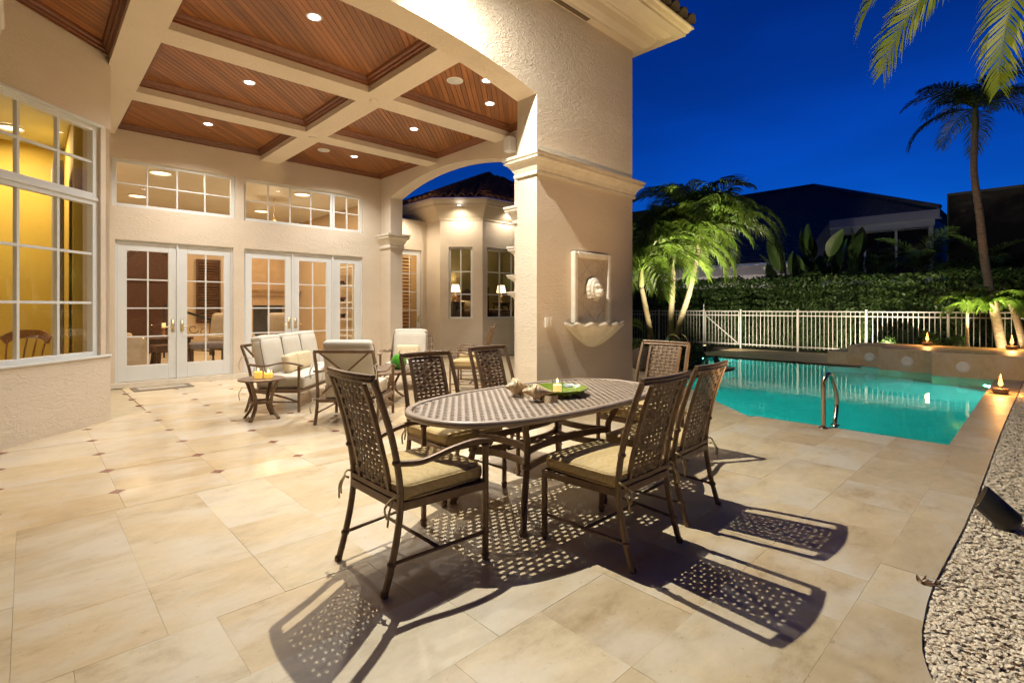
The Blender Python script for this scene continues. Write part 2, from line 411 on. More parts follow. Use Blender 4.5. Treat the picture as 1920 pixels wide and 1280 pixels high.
# deck tiles near the pool and coping strip
x = 6.66
while x < 13.9:
    b = min(x+.61, 14.0); tile([(x,e_y(x)),(b,e_y(b)),(b,.665),(x,.665)], TRAV, 'coping_tile'); x = b
for x in range(0, 6):
    for y in range(0, 6):
        a = 8.8+x*.6; b = 4.88+y*.6
        if a < 11.4: tile([(a,b),(min(a+.6,11.72),b),(min(a+.6,11.72),b+.6),(a,b+.6)], TRAV)
for x in range(5):
    for y in range(7): tile([(14.18+x*.6,3.0+y*.6),(14.78+x*.6,3.0+y*.6),(14.78+x*.6,3.6+y*.6),(14.18+x*.6,3.6+y*.6)], TRAV)
for x in range(9):
    tile([(11.7+x*.6,6.88),(12.3+x*.6,6.88),(12.3+x*.6,7.2),(11.7+x*.6,7.2)], TRAV)

# pool
n = len(POOL); pb = MB()
pb.add([(x,y,-.016) for x,y in POOL]+[(x,y,-1.35) for x,y in POOL], [(i,i+n,(i+1)%n+n,(i+1)%n) for i in range(n)]+[tuple(range(n,2*n))])
tag(pb.build('pool_basin', PLASTER), kind='structure')
WATER = bpy.data.materials.new('pool_water'); WATER.use_nodes = True; WATER.node_tree.nodes.clear()
def water_nodes(m):
    o = N(m,'OutputMaterial'); t = N(m,'BsdfRefraction'); gl = N(m,'BsdfGlossy'); mx = N(m,'MixShader'); fr = N(m,'Fresnel')
    t.inputs['Color'].default_value = (.06,.92,.88,1); t.inputs['IOR'].default_value = 1.33; t.inputs['Roughness'].default_value = 0
    gl.inputs['Roughness'].default_value = .03; fr.inputs[0].default_value = 1.33
    v = coords(m); nb = bump(m, noise_t(m, v, 3.2, 4, .55, .6), .11, .02)
    for nd in (t, gl, fr): lk(m, nb, nd.inputs['Normal'])
    lk(m, fr.outputs[0], mx.inputs[0]); lk(m, t.outputs[0], mx.inputs[1]); lk(m, gl.outputs[0], mx.inputs[2]); lk(m, mx.outputs[0], o.inputs[0])
water_nodes(WATER)
wm = MB(); wm.add([(x,y,WZ) for x,y in POOL], [tuple(range(n))]); tag(wm.build('water', WATER), kind='structure')
def pool_lamp(loc, aimp, power, label):
    t = thing('pool_light', loc, 0, label, 'light', 'underwater pool lights')
    m = MB(); m.lathe([(0,.012),(.085,.012),(.10,.004),(.10,-.02),(0,-.02)], n=20)
    d = Vector(aimp)-Vector(loc); q = d.to_track_quat('Z','Y').to_euler()
    m.build('lens', make_emit('pool_lens', (.75,1,.92), 6), t, rot=q)
    l = lamp('pool_lamp', 'AREA', tuple(d.normalized()*.05), power, (.72,1.0,.93), t, shape='DISK', size=.2)
    l.rotation_euler = d.to_track_quat('-Z','Y').to_euler()
POOLW = 88
pool_lamp((7.80,3.74,-.45), (11.5,1.5,-1.0), POOLW, 'round underwater light in the angled pool wall near the terrace')
pool_lamp((12.9,.69,-.5), (9.5,4.0,-.9), POOLW*.9, 'round underwater light in the pool wall below the gravel strip')
pool_lamp((13.9,6.82,-.5), (10.5,2.5,-.9), POOLW*.7, 'round underwater light in the far pool wall near the gate')

# gravel of broken shells
gb = MB(); gx_ = [2.0,2.08,2.22,2.394,2.56,2.754,3.0,3.247,3.6,4.2,4.915,8.1,11.65,14.2,17.0]
gp = [(x,(e_y(x) if x<14.2 else .28)-.004) for x in gx_]
for (a,b),(c,d) in zip(gp,gp[1:]): gb.add([(a,-3.2,-.045),(c,-3.2,-.045),(c,d,-.045),(a,b,-.045)],[(0,1,2,3)])
tag(gb.build('gravel_bed', varied('shell_grit',(.30,.25,.18),(.52,.45,.34),60,.9,bstr=.8,bscale=90,bdist=.01,rnd=False)), kind='structure')
sh = MB(); rs = random.Random(11)
def shell_piece(x, y, z, s):
    a = rs.uniform(0,6.28); ti = rs.uniform(-.38,.38); tj = rs.uniform(-.38,.38)
    M = Matrix.Rotation(a,3,'Z') @ Matrix.Rotation(ti,3,'X') @ Matrix.Rotation(tj,3,'Y')
    e = rs.uniform(.55,1); k = rs.choice([.25,.35,-.3])
    pts = [(s,0,0),(s*.35,s*e*.7,0),(-s*.6,s*e*.55,0),(-s*.9,-.1*s,0),(-s*.3,-s*e*.65,0),(s*.6,-s*e*.5,0),(0,0,s*k)]
    sh.add([M@Vector(p)+Vector((x,y,z)) for p in pts], [(i,(i+1)%6,6) for i in range(6)])
for i in range(46000):
    u = rs.random(); x = 2.0 + 12*u*u; y = e_y(x) - .012 - rs.random()**1.6*(.45+.06*x)
    shell_piece(x, y, -.034+rs.random()*.024, rs.uniform(.008,.017)*(1+.04*x))
for i in range(6000):
    x = rs.uniform(2.1,14); y = rs.uniform(-3,.0); shell_piece(x, min(y,e_y(x)-.05), -.03+rs.random()*.02, rs.uniform(.02,.035))
tag(sh.build('shell_gravel', SHELL), 'bed of broken white shells along the pool deck', 'shell gravel', kind='stuff')

# ------------------------------------------------------------------ house
house = thing('house', (0,0,0), 0, 'cream stucco villa with coffered loggia, arched openings and lit windows', 'house')
def wall_strips(mb, o, u, n, L0, L1, z0, z1, th, ops):
    us = sorted({L0,L1,*[a for q in ops for a in (q[0],q[1])]}); us = [a for a in us if L0 <= a <= L1]
    for a, b in zip(us, us[1:]):
        c = (a+b)/2; z = z0
        for q in sorted([q for q in ops if q[0] < c < q[1]], key=lambda q: q[2]):
            if q[2] > z: mb.obox(o,u,(0,0,1),n,a,b,z,q[2],-th,0)
            z = q[3]
        if z1 > z: mb.obox(o,u,(0,0,1),n,a,b,z,z1,-th,0)
wb = MB()
D1 = (1.08,2.895,.083,2.525); D2 = (3.085,5.60,.083,2.525); T1 = (1.036,2.93,3.09,3.905); T2 = (3.085,5.604,3.075,3.905)
wall_strips(wb, (0,YB,0), (1,0,0), (0,-1,0), .74, 6.06, 0, 4.75, .22, [D1,D2,T1,T2])
wb.build('back_wall', STUCCO, house)
MB().box(.74,6.06,YB-.055,YB-.001,0,.083).box(D1[0],D1[1],YB,YB+.22,0,.0825).box(D2[0],D2[1],YB,YB+.22,0,.0825).build('door_step', STONE, house)

def arch_wall(mb, fn, a0, a1, zs, za, z1, t0, t1, nseg=28):
    """wall over a segmental arch; fn(a,t,z)->point"""
    hs = (a1-a0)/2; rise = za-zs; rad = (hs*hs+rise*rise)/(2*rise); c = (a0+a1)/2
    zz = lambda a: za - rad + math.sqrt(max(0,rad*rad-(a-c)**2))
    A = [a0+(a1-a0)*i/nseg for i in range(nseg+1)]; vs = []
    for a in A:
        z = zz(a); vs += [fn(a,t0,z),fn(a,t0,z1),fn(a,t1,z),fn(a,t1,z1)]
    fs = []
    for i in range(nseg):
        p = i*4; q = p+4
        fs += [(p,q,q+1,p+1),(p+2,p+3,q+3,q+2),(p,p+2,q+2,q),(p+1,q+1,q+3,p+3)]
    mb.add(vs, fs)
fwm = MB(); AJ0, AJ1 = -.24, 4.365
fwm.box(-3.2,AJ0,FW0,FW1,0,5.10).box(AJ1,SX1,FW0,FW1,0,5.10)
arch_wall(fwm, lambda a,t,z: (a,t,z), AJ0, AJ1, 3.895, 4.19, 5.10, FW0, FW1)
fwm.build('front_wall', STUCCO, house)
swm = MB(); BJ0, BJ1 = 6.29, 10.41
swm.box(SX0,SX1,FW1,BJ0,0,5.10).box(SX0,SX1,BJ1,YB+.22,0,5.10)
arch_wall(swm, lambda a,t,z: (t,a,z), BJ0, BJ1, 3.888, 4.20, 5.10, SX0, SX1)
swm.build('side_wall', STUCCO, house)

CAP = [(.004,0),(.03,.0),(.035,.035),(.02,.045),(.03,.06),(.05,.10),(.085,.145),(.12,.165),(.125,.185),(.105,.19),(.135,.205),(.14,.235),(.004,.245)]
def capital(x0,x1,y0,y1,z,k=1.,kz=1.):
    m = MB(); r = len(CAP)
    for o, dz in CAP:
        o *= k; m.v += [(x0-o,y0-o,z+dz*kz),(x1+o,y0-o,z+dz*kz),(x1+o,y1+o,z+dz*kz),(x0-o,y1+o,z+dz*kz)]
    for i in range(r-1):
        for j in range(4): m.f.append((i*4+j,i*4+(j+1)%4,(i+1)*4+(j+1)%4,(i+1)*4+j))
    return m.build('capital', STONE, house)
capital(AJ1,SX1,FW0,FW1,2.945); capital(SX0,SX1,BJ1,YB+.3,2.74,1.,1.35); capital(SX0,SX1,5.4,BJ0,2.80,1.,1.2)
capital(-3,AJ0,FW0,FW1,2.945)
for z, kz in ((2.18,1.0),(1.74,.8),(1.46,.75)):
    m = MB()
    for i,(o,dz) in enumerate(CAP):
        o *= 1.2; m.v += [(SX0+.06-o*.6,BJ0-.02,z+dz*kz),(SX0+.06-o*.6,BJ0+o,z+dz*kz),(SX1-.06,BJ0+o,z+dz*kz),(SX1-.06,BJ0-.02,z+dz*kz)]
        if i:
            for j in range(4): m.f.append(((i-1)*4+j,(i-1)*4+(j+1)%4,i*4+(j+1)%4,i*4+j))
    m.build('bracket_shelf', STONE, house)
MB().box(SX0-.16,SX0-.002,6.24,6.40,4.02,4.27).build('speaker_box', WHITE, house, bevel=.012)

# ceiling beams and coffers
for x0,x1 in ((.72,1.08),(3.39,3.755)): MB().box(x0,x1,FW1+.001,YB-.001,H,4.75).build('ceiling_beam', STUCCO, house)
for y0,y1 in ((6.39,6.78),(8.56,8.93)):
    for x0,x1 in ((1.081,3.389),(3.756,6.059)): MB().box(x0,x1,y0,y1,H,4.75).build('ceiling_beam', STUCCO, house)
tiles_mold = [(0,0),(.018,0),(.022,.018),(.040,.026),(.050,.050),(.072,.062),(.085,.088),(.085,.10),(0,.10)]
def coffer(poly):
    """poly counter-clockwise in plan"""
    p = MB().prism(poly, 4.502, 4.53).build('coffer_panel', MOLD, house)
    pw = .072; d = Vector((1,1)).normalized(); nn = Vector((-d.y,d.x))
    lo = min(q[0]*nn.x+q[1]*nn.y for q in poly); hi = max(q[0]*nn.x+q[1]*nn.y for q in poly)
    a = lo
    while a < hi:
        q = clip_poly(clip_poly(poly, nn.x, nn.y, a+pw-.003), -nn.x, -nn.y, -(a+.003))
        if len(q) >= 3:
            MB().prism(q, 4.485, 4.5005).build('plank', WOOD, p)
        a += pw
    m = MB(); r = len(tiles_mold); n = len(poly); z0 = 4.392
    cen = Vector((sum(q[0] for q in poly)/n, sum(q[1] for q in poly)/n))
    for o, dz in tiles_mold:
        lines = []
        for i in range(n):
            a_, b_ = Vector(poly[i]), Vector(poly[(i+1)%n]); t = (b_-a_).normalized(); nr = Vector((-t.y,t.x))
            lines.append((a_+nr*o, t))
        for i in range(n):
            (p1,t1),(p2,t2) = lines[i-1], lines[i]; den = t1.x*t2.y-t1.y*t2.x; w_ = p2-p1
            s_ = (w_.x*t2.y-w_.y*t2.x)/den; q = p1+t1*s_; m.v.append((q.x,q.y,z0+dz))
    for i in range(r-1):
        for j in range(n): m.f.append((i*n+j,i*n+(j+1)%n,(i+1)*n+(j+1)%n,(i+1)*n+j))
    m.build('molding', MOLD, p)
for x0,x1 in ((1.08,3.39),(3.755,6.06)):
    for y0,y1 in ((4.481,6.39),(6.78,8.56),(8.93,YB-.001)): coffer([(x0,y0),(x1,y0),(x1,y1),(x0,y1)])
coffer([(-2.55,4.56),(.719,4.56),(.719,7.80)])
MB().box(-6,6.37,FW0+.01,17.5,4.76,4.95).build('sky_block_slab', STUCCO, house)  # unseen slab added to keep sky light out of the loggia

# eave with moulded cornice, gutter and clay tiles
EP = [(0,5.10),(.10,5.10),(.115,5.125),(.15,5.135),(.20,5.17),(.235,5.22),(.25,5.245),(.29,5.25),(.30,5.262),(.33,5.266),(.375,5.285),(.40,5.30),(.545,5.302),(.55,5.335),(.575,5.345),(.60,5.385),(.63,5.40),(.63,5.425),(.60,5.43)]
m = MB()
for o, z in EP: m.v += [(-3.5,FW0-o,z),(SX1+o,FW0-o,z),(SX1+o,9.0,z)]
for i in range(len(EP)-1):
    for j in range(2): m.f.append((i*3+j,(i+1)*3+j,(i+1)*3+j+1,i*3+j+1))
eave = m.build('eave', varied('eave_paint', (.68,.58,.42), (.72,.62,.46), 4, .6), house)
MB().box(4.62,5.28,FW0-.085,FW0-.02,5.094,5.0995).build('soffit_vent', varied('vent_dark', (.10,.07,.04), (.16,.11,.06), 90, .8, rnd=False, stretch=(1,8,1)), eave)
rt = MB(); rt.add([(-3.5,FW0-.60,5.44),(SX1+.60,FW0-.60,5.44),(SX1+.60,9.0,5.44),(SX1-2.9,9.0,6.8),(SX1-2.9,FW0+2.9,6.8),(-3.5,FW0+2.9,6.8)],[(0,1,4,5),(1,2,3,4)])
roof = rt.build('roof', SHADETILE, house)
tm = MB()
def half_tile(mb, L=.42, r0=.085, r1=.105, n=8):
    vs = []
    for k,(y,r) in enumerate(((0,r1),(L,r0))):
        for i in range(n+1):
            a = math.pi*i/n; vs.append((r*math.cos(a), y, r*math.sin(a)))
        for i in range(n+1):
            a = math.pi*i/n; vs.append(((r-.014)*math.cos(a), y, (r-.014)*math.sin(a)))
    q = 2*(n+1); fs = []
    for i in range(n): fs += [(i,i+1,q+i+1,q+i),(n+1+i,q+n+1+i,q+n+2+i,n+2+i),(i,n+1+i,n+2+i,i+1)]
    mb.add(vs, fs); return mb
TILE = half_tile(tm).mesh('roof_tile', CLAY, True); TILED = half_tile(MB()).mesh('roof_tile', SHADETILE, True)
pit = math.atan2(1.36, 3.5)
for i in range(14): inst('roof_tile', TILED, roof, (SX1+.5-i*.23, FW0-.66, 5.45), (pit,0,0))
for i in range(8): inst('roof_tile', TILED, roof, (SX1+.66, FW0-.45+i*.23, 5.45), (pit,0,R(90)))

# ------------------------------------------------------------------ glazing
def glazing(parent, name, o, u, n, a0,a1,b0,b1, cols, rows, fw=(.06,.06,.06,.06), dep=.05, bar=.022, m=None, rowz=None):
    m = m or WHITE; z = (0,0,1); l,r,b,t = fw
    f = MB(); f.obox(o,u,z,n,a0,a0+l,b0,b1,-dep,0).obox(o,u,z,n,a1-r,a1,b0,b1,-dep,0)
    f.obox(o,u,z,n,a0+l,a1-r,b0,b0+b,-dep,0).obox(o,u,z,n,a0+l,a1-r,b1-t,b1,-dep,0)
    fr = f.build(name, m, parent, bevel=.004)
    ga0,ga1,gb0,gb1 = a0+l,a1-r,b0+b,b1-t
    cw = (ga1-ga0-bar*(cols-1))/cols; zs = rowz or [gb0+(gb1-gb0)*i/rows for i in range(rows+1)]
    mt = MB()
    for i in range(1,cols):
        a = ga0+i*cw+(i-1)*bar; mt.obox(o,u,z,n,a,a+bar,gb0,gb1,-dep*.75,-dep*.15)
    for j in range(1,rows):
        for i in range(cols):
            a = ga0+i*(cw+bar); mt.obox(o,u,z,n,a,a+cw,zs[j]-bar/2,zs[j]+bar/2,-dep*.72,-dep*.18)
    if mt.v: mt.build('muntin_grid', m, fr)
    O = Vector(o); U = Vector(u); NN = Vector(n)
    for j in range(rows):
        for i in range(cols):
            a = ga0+i*(cw+bar); zb = zs[j]+(bar/2 if j else 0); zt = zs[j+1]-(bar/2 if j<rows-1 else 0)
            c = O+NN*(-dep*.5); P = [c+U*(a-.004)+Vector((0,0,zb-.004)), c+U*(a+cw+.004)+Vector((0,0,zb-.004)), c+U*(a+cw+.004)+Vector((0,0,zt+.004)), c+U*(a-.004)+Vector((0,0,zt+.004))]
            MB().add(P, [(0,1,2,3)]).build('pane', GLASS, fr)
    return fr
def door_handle(leaf, x, z, side, y):
    h_ = MB().box(x-.022,x+.022,y-.012,y,z-.09,z+.13)
    h_.tube(smooth_path([(x,y-.012,z+.0),(x,y-.05,z),(x+side*.04,y-.058,z),(x+side*.12,y-.055,z-.004)],4), circ(.009,8))
    h_.build('handle', BRASS, leaf, True)
oY = (0,YB+.05,0); X = (1,0,0); NY = (0,-1,0)
def door_frame(a0,a1,b0,b1,extra=()):
    f = MB().box(a0,a0+.03,YB+.04,YB+.12,b0,b1).box(a1-.03,a1,YB+.04,YB+.12,b0,b1).box(a0+.03,a1-.03,YB+.04,YB+.12,b1-.02,b1)
    for e in extra: f.box(e-.018,e+.018,YB+.025,YB+.11,b0,b1-.02)
    f.build('door_frame', WHITE, house, bevel=.004)
door_frame(*D1, extra=[1.985])
for a0,a1,hx,sd in ((1.112,1.966,1.915,-1),(2.004,2.862,2.055,1)):
    d = glazing(house,'door',oY,X,NY,a0,a1,.09,2.50,2,4,(.135,.12,.27,.15),.05)
    door_handle(d, hx, 1.02, sd, YB+.05)
door_frame(*D2, extra=[4.03,4.90])
for a0,a1,hx,sd in ((3.118,4.011,3.965,-1),(4.049,4.881,4.095,1)):
    d = glazing(house,'door',oY,X,NY,a0,a1,.09,2.50,2,4,(.125,.12,.27,.15),.05)
    door_handle(d, hx, 1.02, sd, YB+.05)
glazing(house,'sidelight',oY,X,NY,4.919,5.567,.09,2.50,2,4,(.16,.14,.27,.15),.05)
glazing(house,'transom_window',oY,X,NY,T1[0],T1[1],T1[2],T1[3],4,2,(.07,.07,.06,.06),.06)
glazing(house,'transom_window',oY,X,NY,T2[0],4.90,T2[2],T2[3],4,2,(.05,.05,.06,.06),.06)
glazing(house,'transom_window',oY,X,NY,4.904,T2[1],T2[2],T2[3],2,2,(.05,.07,.06,.06),.06)

# bay wall at 45 degrees with big window
K = Vector((.74,7.85,0)); U = Vector((-1,-1,0)).normalized(); NB = Vector((1,-1,0)).normalized()
bw = MB(); wall_strips(bw, K, U, NB, 0, 4.6, 0, 4.75, .22, [(.0,.075,.775,3.53),(.145,4.2,.775,3.53)])
bw.obox(K,U,(0,0,1),NB,.06,.145,.775,3.53,-.2,-.03) if False else None
bw.build('bay_wall', STUCCO, house)
MB().box(.50,.735,7.92,YB,0,4.75).build('bay_return_wall', STUCCO, house)
glazing(house,'window',K+NB*-.035,U,NB,.147,3.80,.80,2.62,8,3,(.07,.07,.05,.05),.07,.028)
glazing(house,'window',K+NB*-.035,U,NB,.147,3.80,2.66,3.50,8,2,(.07,.07,.05,.06),.07,.028)
for nm_,a_ in (('window_sill',(.0,4.3,.776,.80,-.10,.02)),('transom_bar',(.147,3.80,2.62,2.66,-.09,-.02)),('window_head',(.10,4.0,3.50,3.53,-.10,.012))): MB().obox(K,U,(0,0,1),NB,*a_).build(nm_, WHITE, house, bevel=.004)

# bedroom wing seen through the side arch
P1 = Vector((8.23,11.5,0)); P2 = Vector((9.06,10.67,0)); WH = 3.80
wing = MB(); WX = (1,0,0); dU = (P2-P1).normalized(); dN = Vector((-1,-1,0)).normalized(); L45 = (P2-P1).length
wall_strips(wing,(0,12.15,0),(1,0,0),(0,-1,0),6.38,8.23,0,WH,.2,[(7.35,8.06,.0,2.97)])
wall_strips(wing,P1,(0,1,0),(-1,0,0),0,.65,0,WH,.2,[])
wall_strips(wing,P1,dU,dN,0,L45,0,WH,.2,[(.24,.90,1.05,3.03)])
wall_strips(wing,P2,(1,0,0),(0,-1,0),0,4.5,0,WH,.2,[(.16,2.6,1.05,3.03)])
wing.build('wing_wall', STUCCO, house)
glazing(house,'window',P1-dN*.04,dU,dN,.245,.895,1.055,3.025,2,4 if False else 3,(.05,.05,.05,.05),.05,.03)
glazing(house,'window',P2+Vector((0,.04,0)),(1,0,0),(0,-1,0),.165,2.595,1.055,3.025,5,3,(.05,.05,.05,.05),.05,.03)
wd = glazing(house,'door',(0,12.19,0),(1,0,0),(0,-1,0),7.36,8.05,.02,2.96,2,5,(.10,.10,.25,.14),.05,.022)
sl = 0
for zc in [ .35+.095*i for i in range(26)]:
    MB().box(-.20,.20,-.03,.03,-.006,.006).build('shutter_slat', MOLD, wd, loc=(7.62,12.33,zc), rot=(R(38),0,0))
door_handle(wd, 7.98, 1.05, -1, 12.19)
# wing cornice + roof (left side, 45 side, front side)
def off_line(o): 
    k = math.tan(R(22.5))*o
    return [(8.23-o,14.0),(8.23-o,11.5-k),(9.06-k,10.67-o),(13.5,10.67-o)]
CP = [(0,3.76),(.02,3.76),(.03,3.80),(.22,4.06),(.24,4.10),(.30,4.12),(.30,4.16),(.36,4.24),(.38,4.30),(.34,4.31)]
m = MB()
for o, z in CP: m.v += [(*p,z) for p in off_line(o)]
for i in range(len(CP)-1):
    for j in range(3): m.f.append((i*4+j,i*4+j+1,(i+1)*4+j+1,(i+1)*4+j))
m.build('wing_cornice', eave.data.materials[0], house)
m = MB(); e = off_line(.34); ap = Vector((10.6,12.2,5.55)); 
m.add([(*p,4.32) for p in e]+[tuple(ap),(13.5,12.2,5.55),(10.6,14.0,5.55)], [(0,1,4,6),(1,2,4),(2,3,5,4)])
wroof = m.build('wing_roof', CLAY, house)
def lay_tiles(a, b, top, rows, pitch_w=.24):
    """tiles on the triangle/quad a-b-top, columns running up the slope"""
    a, b, top = Vector(a), Vector(b), Vector(top); e = (b-a).normalized(); up = (top-a) - e*((top-a).dot(e)); Ls = up.length; up.normalize(); nz = e.cross(up)
    M = Matrix((e,up,nz)).transposed(); rot = M.to_euler(); n = int((b-a).length/pitch_w)
    for i in range(n+1):
        for j in range(rows):
            d = e*(i*pitch_w+.06) + up*(j*.36-.05); p = a+d
            tpos = (top-a).dot(e); L = (b-a).length; s = (i*pitch_w+.06); hgt = j*.36
            lim0 = hgt/Ls*tpos; lim1 = L-(L-tpos)*hgt/Ls
            if s < lim0-.02 or s > lim1+.02: continue
            inst('roof_tile', TILE, wroof, p+nz*.01, rot)
lay_tiles((*e[1],4.33),(*e[2],4.33),ap,6); lay_tiles((*e[2],4.33),(*e[3],4.33),(10.6,12.2,5.55),6)
lay_tiles((8.23-.34,13.6,4.33),(*e[1],4.33),(10.6,12.4,5.55),5)
for (p,q) in ((Vector((*e[1],4.38)),ap),(Vector((*e[2],4.38)),ap)):
    d = q-p; n_ = int(d.length/.34); qd = d.to_track_quat('Y','Z').to_euler()
    for i in range(n_): inst('ridge_tile', TILE, wroof, p+d*(i/n_), qd, (1.25,1,1.2))
# ------------------------------------------------------------------ rooms behind the glass
WALLB = varied('room_beige', (.50,.38,.25), (.54,.42,.29), 2, .8)
WALLY = varied('room_yellow', (.54,.39,.065), (.58,.42,.08), 2, .8)
WALLT = varied('room_olive', (.30,.26,.12), (.34,.29,.14), 2, .8)
DARKW = make_wood('dark_wood', (.045,.018,.010), (.075,.030,.016), (.10,.042,.02), .4)
UPH = varied('upholstery', (.45,.36,.25), (.52,.43,.31), 8, .85)
CURT = varied('curtain', (.50,.46,.34), (.56,.52,.40), 5, .9)
WARM = (1.0,.74,.44)
def room(x0,x1,y0,y1,z0,z1,mw,skip=()):
    if 'b' not in skip: MB().box(x0,x1,y1,y1+.1,z0,z1).build('room_wall', mw, house)
    if 'l' not in skip: MB().box(x0-.1,x0,y0,y1+.1,z0,z1).build('room_wall', mw, house)
    if 'r' not in skip: MB().box(x1,x1+.1,y0,y1+.1,z0,z1).build('room_wall', mw, house)
    MB().box(x0-.1,x1+.1,y0,y1+.1,z1,z1+.1).build('room_ceiling', WHITE, house)
    MB().box(x0-.1,x1+.1,y0,y1+.1,z0-.1,z0).build('room_floor', TRAVP, house)
room(.85,6.55,11.075,17.4,.08,4.15,WALLB)
def roomlight(x,y,z,p,label,c=WARM,size=.35):
    t = thing('ceiling_lamp',(x,y,z),0,label,'ceiling lamp','lamps in the rooms')
    MB().lathe([(0,-.025),(size*.45,-.02),(size*.5,0),(size*.5,.0)],n=18).build('diffuser', make_emit('room_lens',c,3.0), t)
    MB().lathe([(size*.5,0),(size*.56,-.03),(size*.58,-.001)],n=18).build('trim_ring', WHITE, t)
    lamp('ceiling_lamp_light','AREA',(0,0,-.04),p,c,t,shape='DISK',size=size)
for x,y,nm in ((2.0,12.6,'above the pale sofa end'),(4.9,12.6,'above the tan armchair'),(2.0,15.6,'near the arched entrance door'),(4.9,15.6,'near the fireplace')): roomlight(x,y,4.148,56,'round ceiling lamp indoors '+nm)
# arched entrance door on the far wall
ad = thing('entrance_door',(2.5,17.37,.08),0,'dark wood arched entrance door with leaded fan light across the room','door')
m = MB(); arch = [(-.55,0)]+[(-.55*math.cos(math.pi*i/14),2.35+.55*math.sin(math.pi*i/14)) for i in range(15)]+[(.55,0)]
m.add([(x,-.06,z) for x,z in arch]+[(x,0,z) for x,z in arch], [tuple(range(len(arch)))]+[(i,i+len(arch),(i+1)%len(arch)+len(arch),(i+1)%len(arch)) for i in range(len(arch))]); m.build('door_leaf', DARKW, ad)
MB().tube([(-.62,-.03,0)]+[(-.62*math.cos(math.pi*i/14),-.03,2.35+.62*math.sin(math.pi*i/14)) for i in range(15)]+[(.62,-.03,0)], rect(.06,.05),(0,1,0)).build('architrave', DARKW, ad)
MB().box(-.52,.52,-.09,-.062,2.0,2.07).box(-.012,.012,-.075,-.061,.05,1.98).build('door_bead', DARKW, ad)
def leg_table(name,loc,rz,sx,sy,hz,label,cat,th=.05,m_=None,shelf=False):
    t = thing(name,loc,rz,label,cat); m_ = m_ or DARKW
    MB().box(-sx,sx,-sy,sy,hz-th,hz).build('table_top', m_, t, bevel=.01)
    MB().box(-sx+.04,sx-.04,-sy+.04,sy-.04,hz-th-.09,hz-th-.001).build('apron', m_, t)
    for a in (-1,1):
        for b in (-1,1):
            MB().tube([(a*(sx-.06),b*(sy-.06),hz-th-.09),(a*(sx-.05),b*(sy-.05),hz*.5),(a*(sx-.02),b*(sy-.02),0)], rect(.028,.028)).build('leg', m_, t)
    if shelf: MB().box(-sx+.08,sx-.08,-sy+.08,sy-.08,.14,.17).build('shelf', m_, t)
    return t
leg_table('console_table',(2.25,13.5,.08),R(20),.42,.30,.62,'dark wood occasional table behind the closed french doors','table')
leg_table('tea_table',(2.15,12.5,.08),R(5),.30,.25,.52,'small dark wood table close behind the door glass','table')
cdl = thing('candle_holder',(2.2,13.5,.70),0,'turned wooden candle holder with pillar candle on the occasional table','candle holder')
MB().lathe([(0,0),(.06,0),(.05,.03),(.02,.06),(.035,.12),(.02,.17),(.05,.21),(.05,.22),(0,.22)],n=14).build('holder', make_wood('honey_wood',(.2,.09,.03),(.3,.14,.05),(.36,.18,.07)), cdl, True)
MB().lathe([(0,.32),(.035,.32),(.037,.22),(0,.22)],n=12).build('candle', WAX, cdl, True)
st = thing('upholstered_bench',(2.95,13.0,.08),R(-10),'low bench with grey cushion behind the french doors','bench')
MB().rbox((0,0,.44),.36,.26,.07,.05,4,.02).build('cushion', varied('grey_velvet',(.16,.15,.17),(.22,.20,.22),6,.8), st, True, merge=True)
for a in (-1,1):
    for b in (-1,1): MB().box(a*.30-.025,a*.30+.025,b*.20-.025,b*.20+.025,0,.38).build('leg', DARKW, st)
def armchair(loc,rz,label,mm):
    t = thing('parlour_armchair',loc,rz,label,'armchair')
    MB().rbox((0,0,.42),.33,.33,.09,.06,4,.03).build('seat_cushion', mm, t, True, merge=True)
    MB().rbox((0,-.30,.80),.31,.10,.36,.09,4,0,Matrix.Rotation(R(-10),3,'X')).build('backrest', mm, t, True, merge=True)
    for a in (-1,1):
        MB().rbox((a*.36,0,.56),.06,.30,.08,.05,3).build('armrest', mm, t, True, merge=True)
        for b in (-1,1): MB().lathe([(.02,0),(.03,.05),(.018,.10),(.035,.18),(.03,.34)],c=(a*.29,b*.27,0),n=10).build('leg', DARKW, t, True)
    MB().box(-.33,.33,-.31,.31,.29,.335).build('seat_rail', DARKW, t)
    return t
armchair((3.55,13.4,.08),R(200),'beige upholstered armchair with turned legs inside by the shutters',UPH)
armchair((4.35,12.6,.08),R(150),'tan armchair with striped cushion inside the wider door group',UPH)
sf = thing('indoor_sofa',(1.25,12.7,.08),R(-90),'pale sofa end just inside the left french door','sofa')
MB().rbox((0,0,.33),.85,.38,.25,.07,4,.02).build('seat', UPH, sf, True, merge=True)
MB().rbox((0,-.32,.62),.85,.12,.28,.08,4).build('backrest', UPH, sf, True, merge=True)
for a in (-1,1): MB().rbox((a*.88,0,.45),.12,.40,.30,.08,4).build('armrest', UPH, sf, True, merge=True)
# iron stair railing
sr = thing('stair_railing',(3.1,15.6,.08),0,'black wrought iron stair railing with scrolls seen through the door','railing')
MB().tube([(-.55,0,1.35),(.5,0,.95)], rect(.02,.03)).tube([(-.55,0,.25),(.5,0,.1)],rect(.012,.012)).build('handrail', BLACK, sr)
MB().tube([(.5,0,0),(.5,0,1.0)],rect(.022,.022)).tube([(-.55,0,0),(-.55,0,1.38)],rect(.018,.018)).build('post', BLACK, sr)
for i in range(4):
    c = Vector((-.42+i*.26,0,.42-.06*i)); 
    for s_ in (0,1):
        pts = [c+Vector((math.cos(a)*(.04+.016*a),0,(.0 if s_ else .42)+math.sin(a)*(.04+.016*a))) for a in [k*.5 for k in range(13)]]
        MB().tube(pts, circ(.009,6),(0,1,0)).build('scroll', BLACK, sr, True)
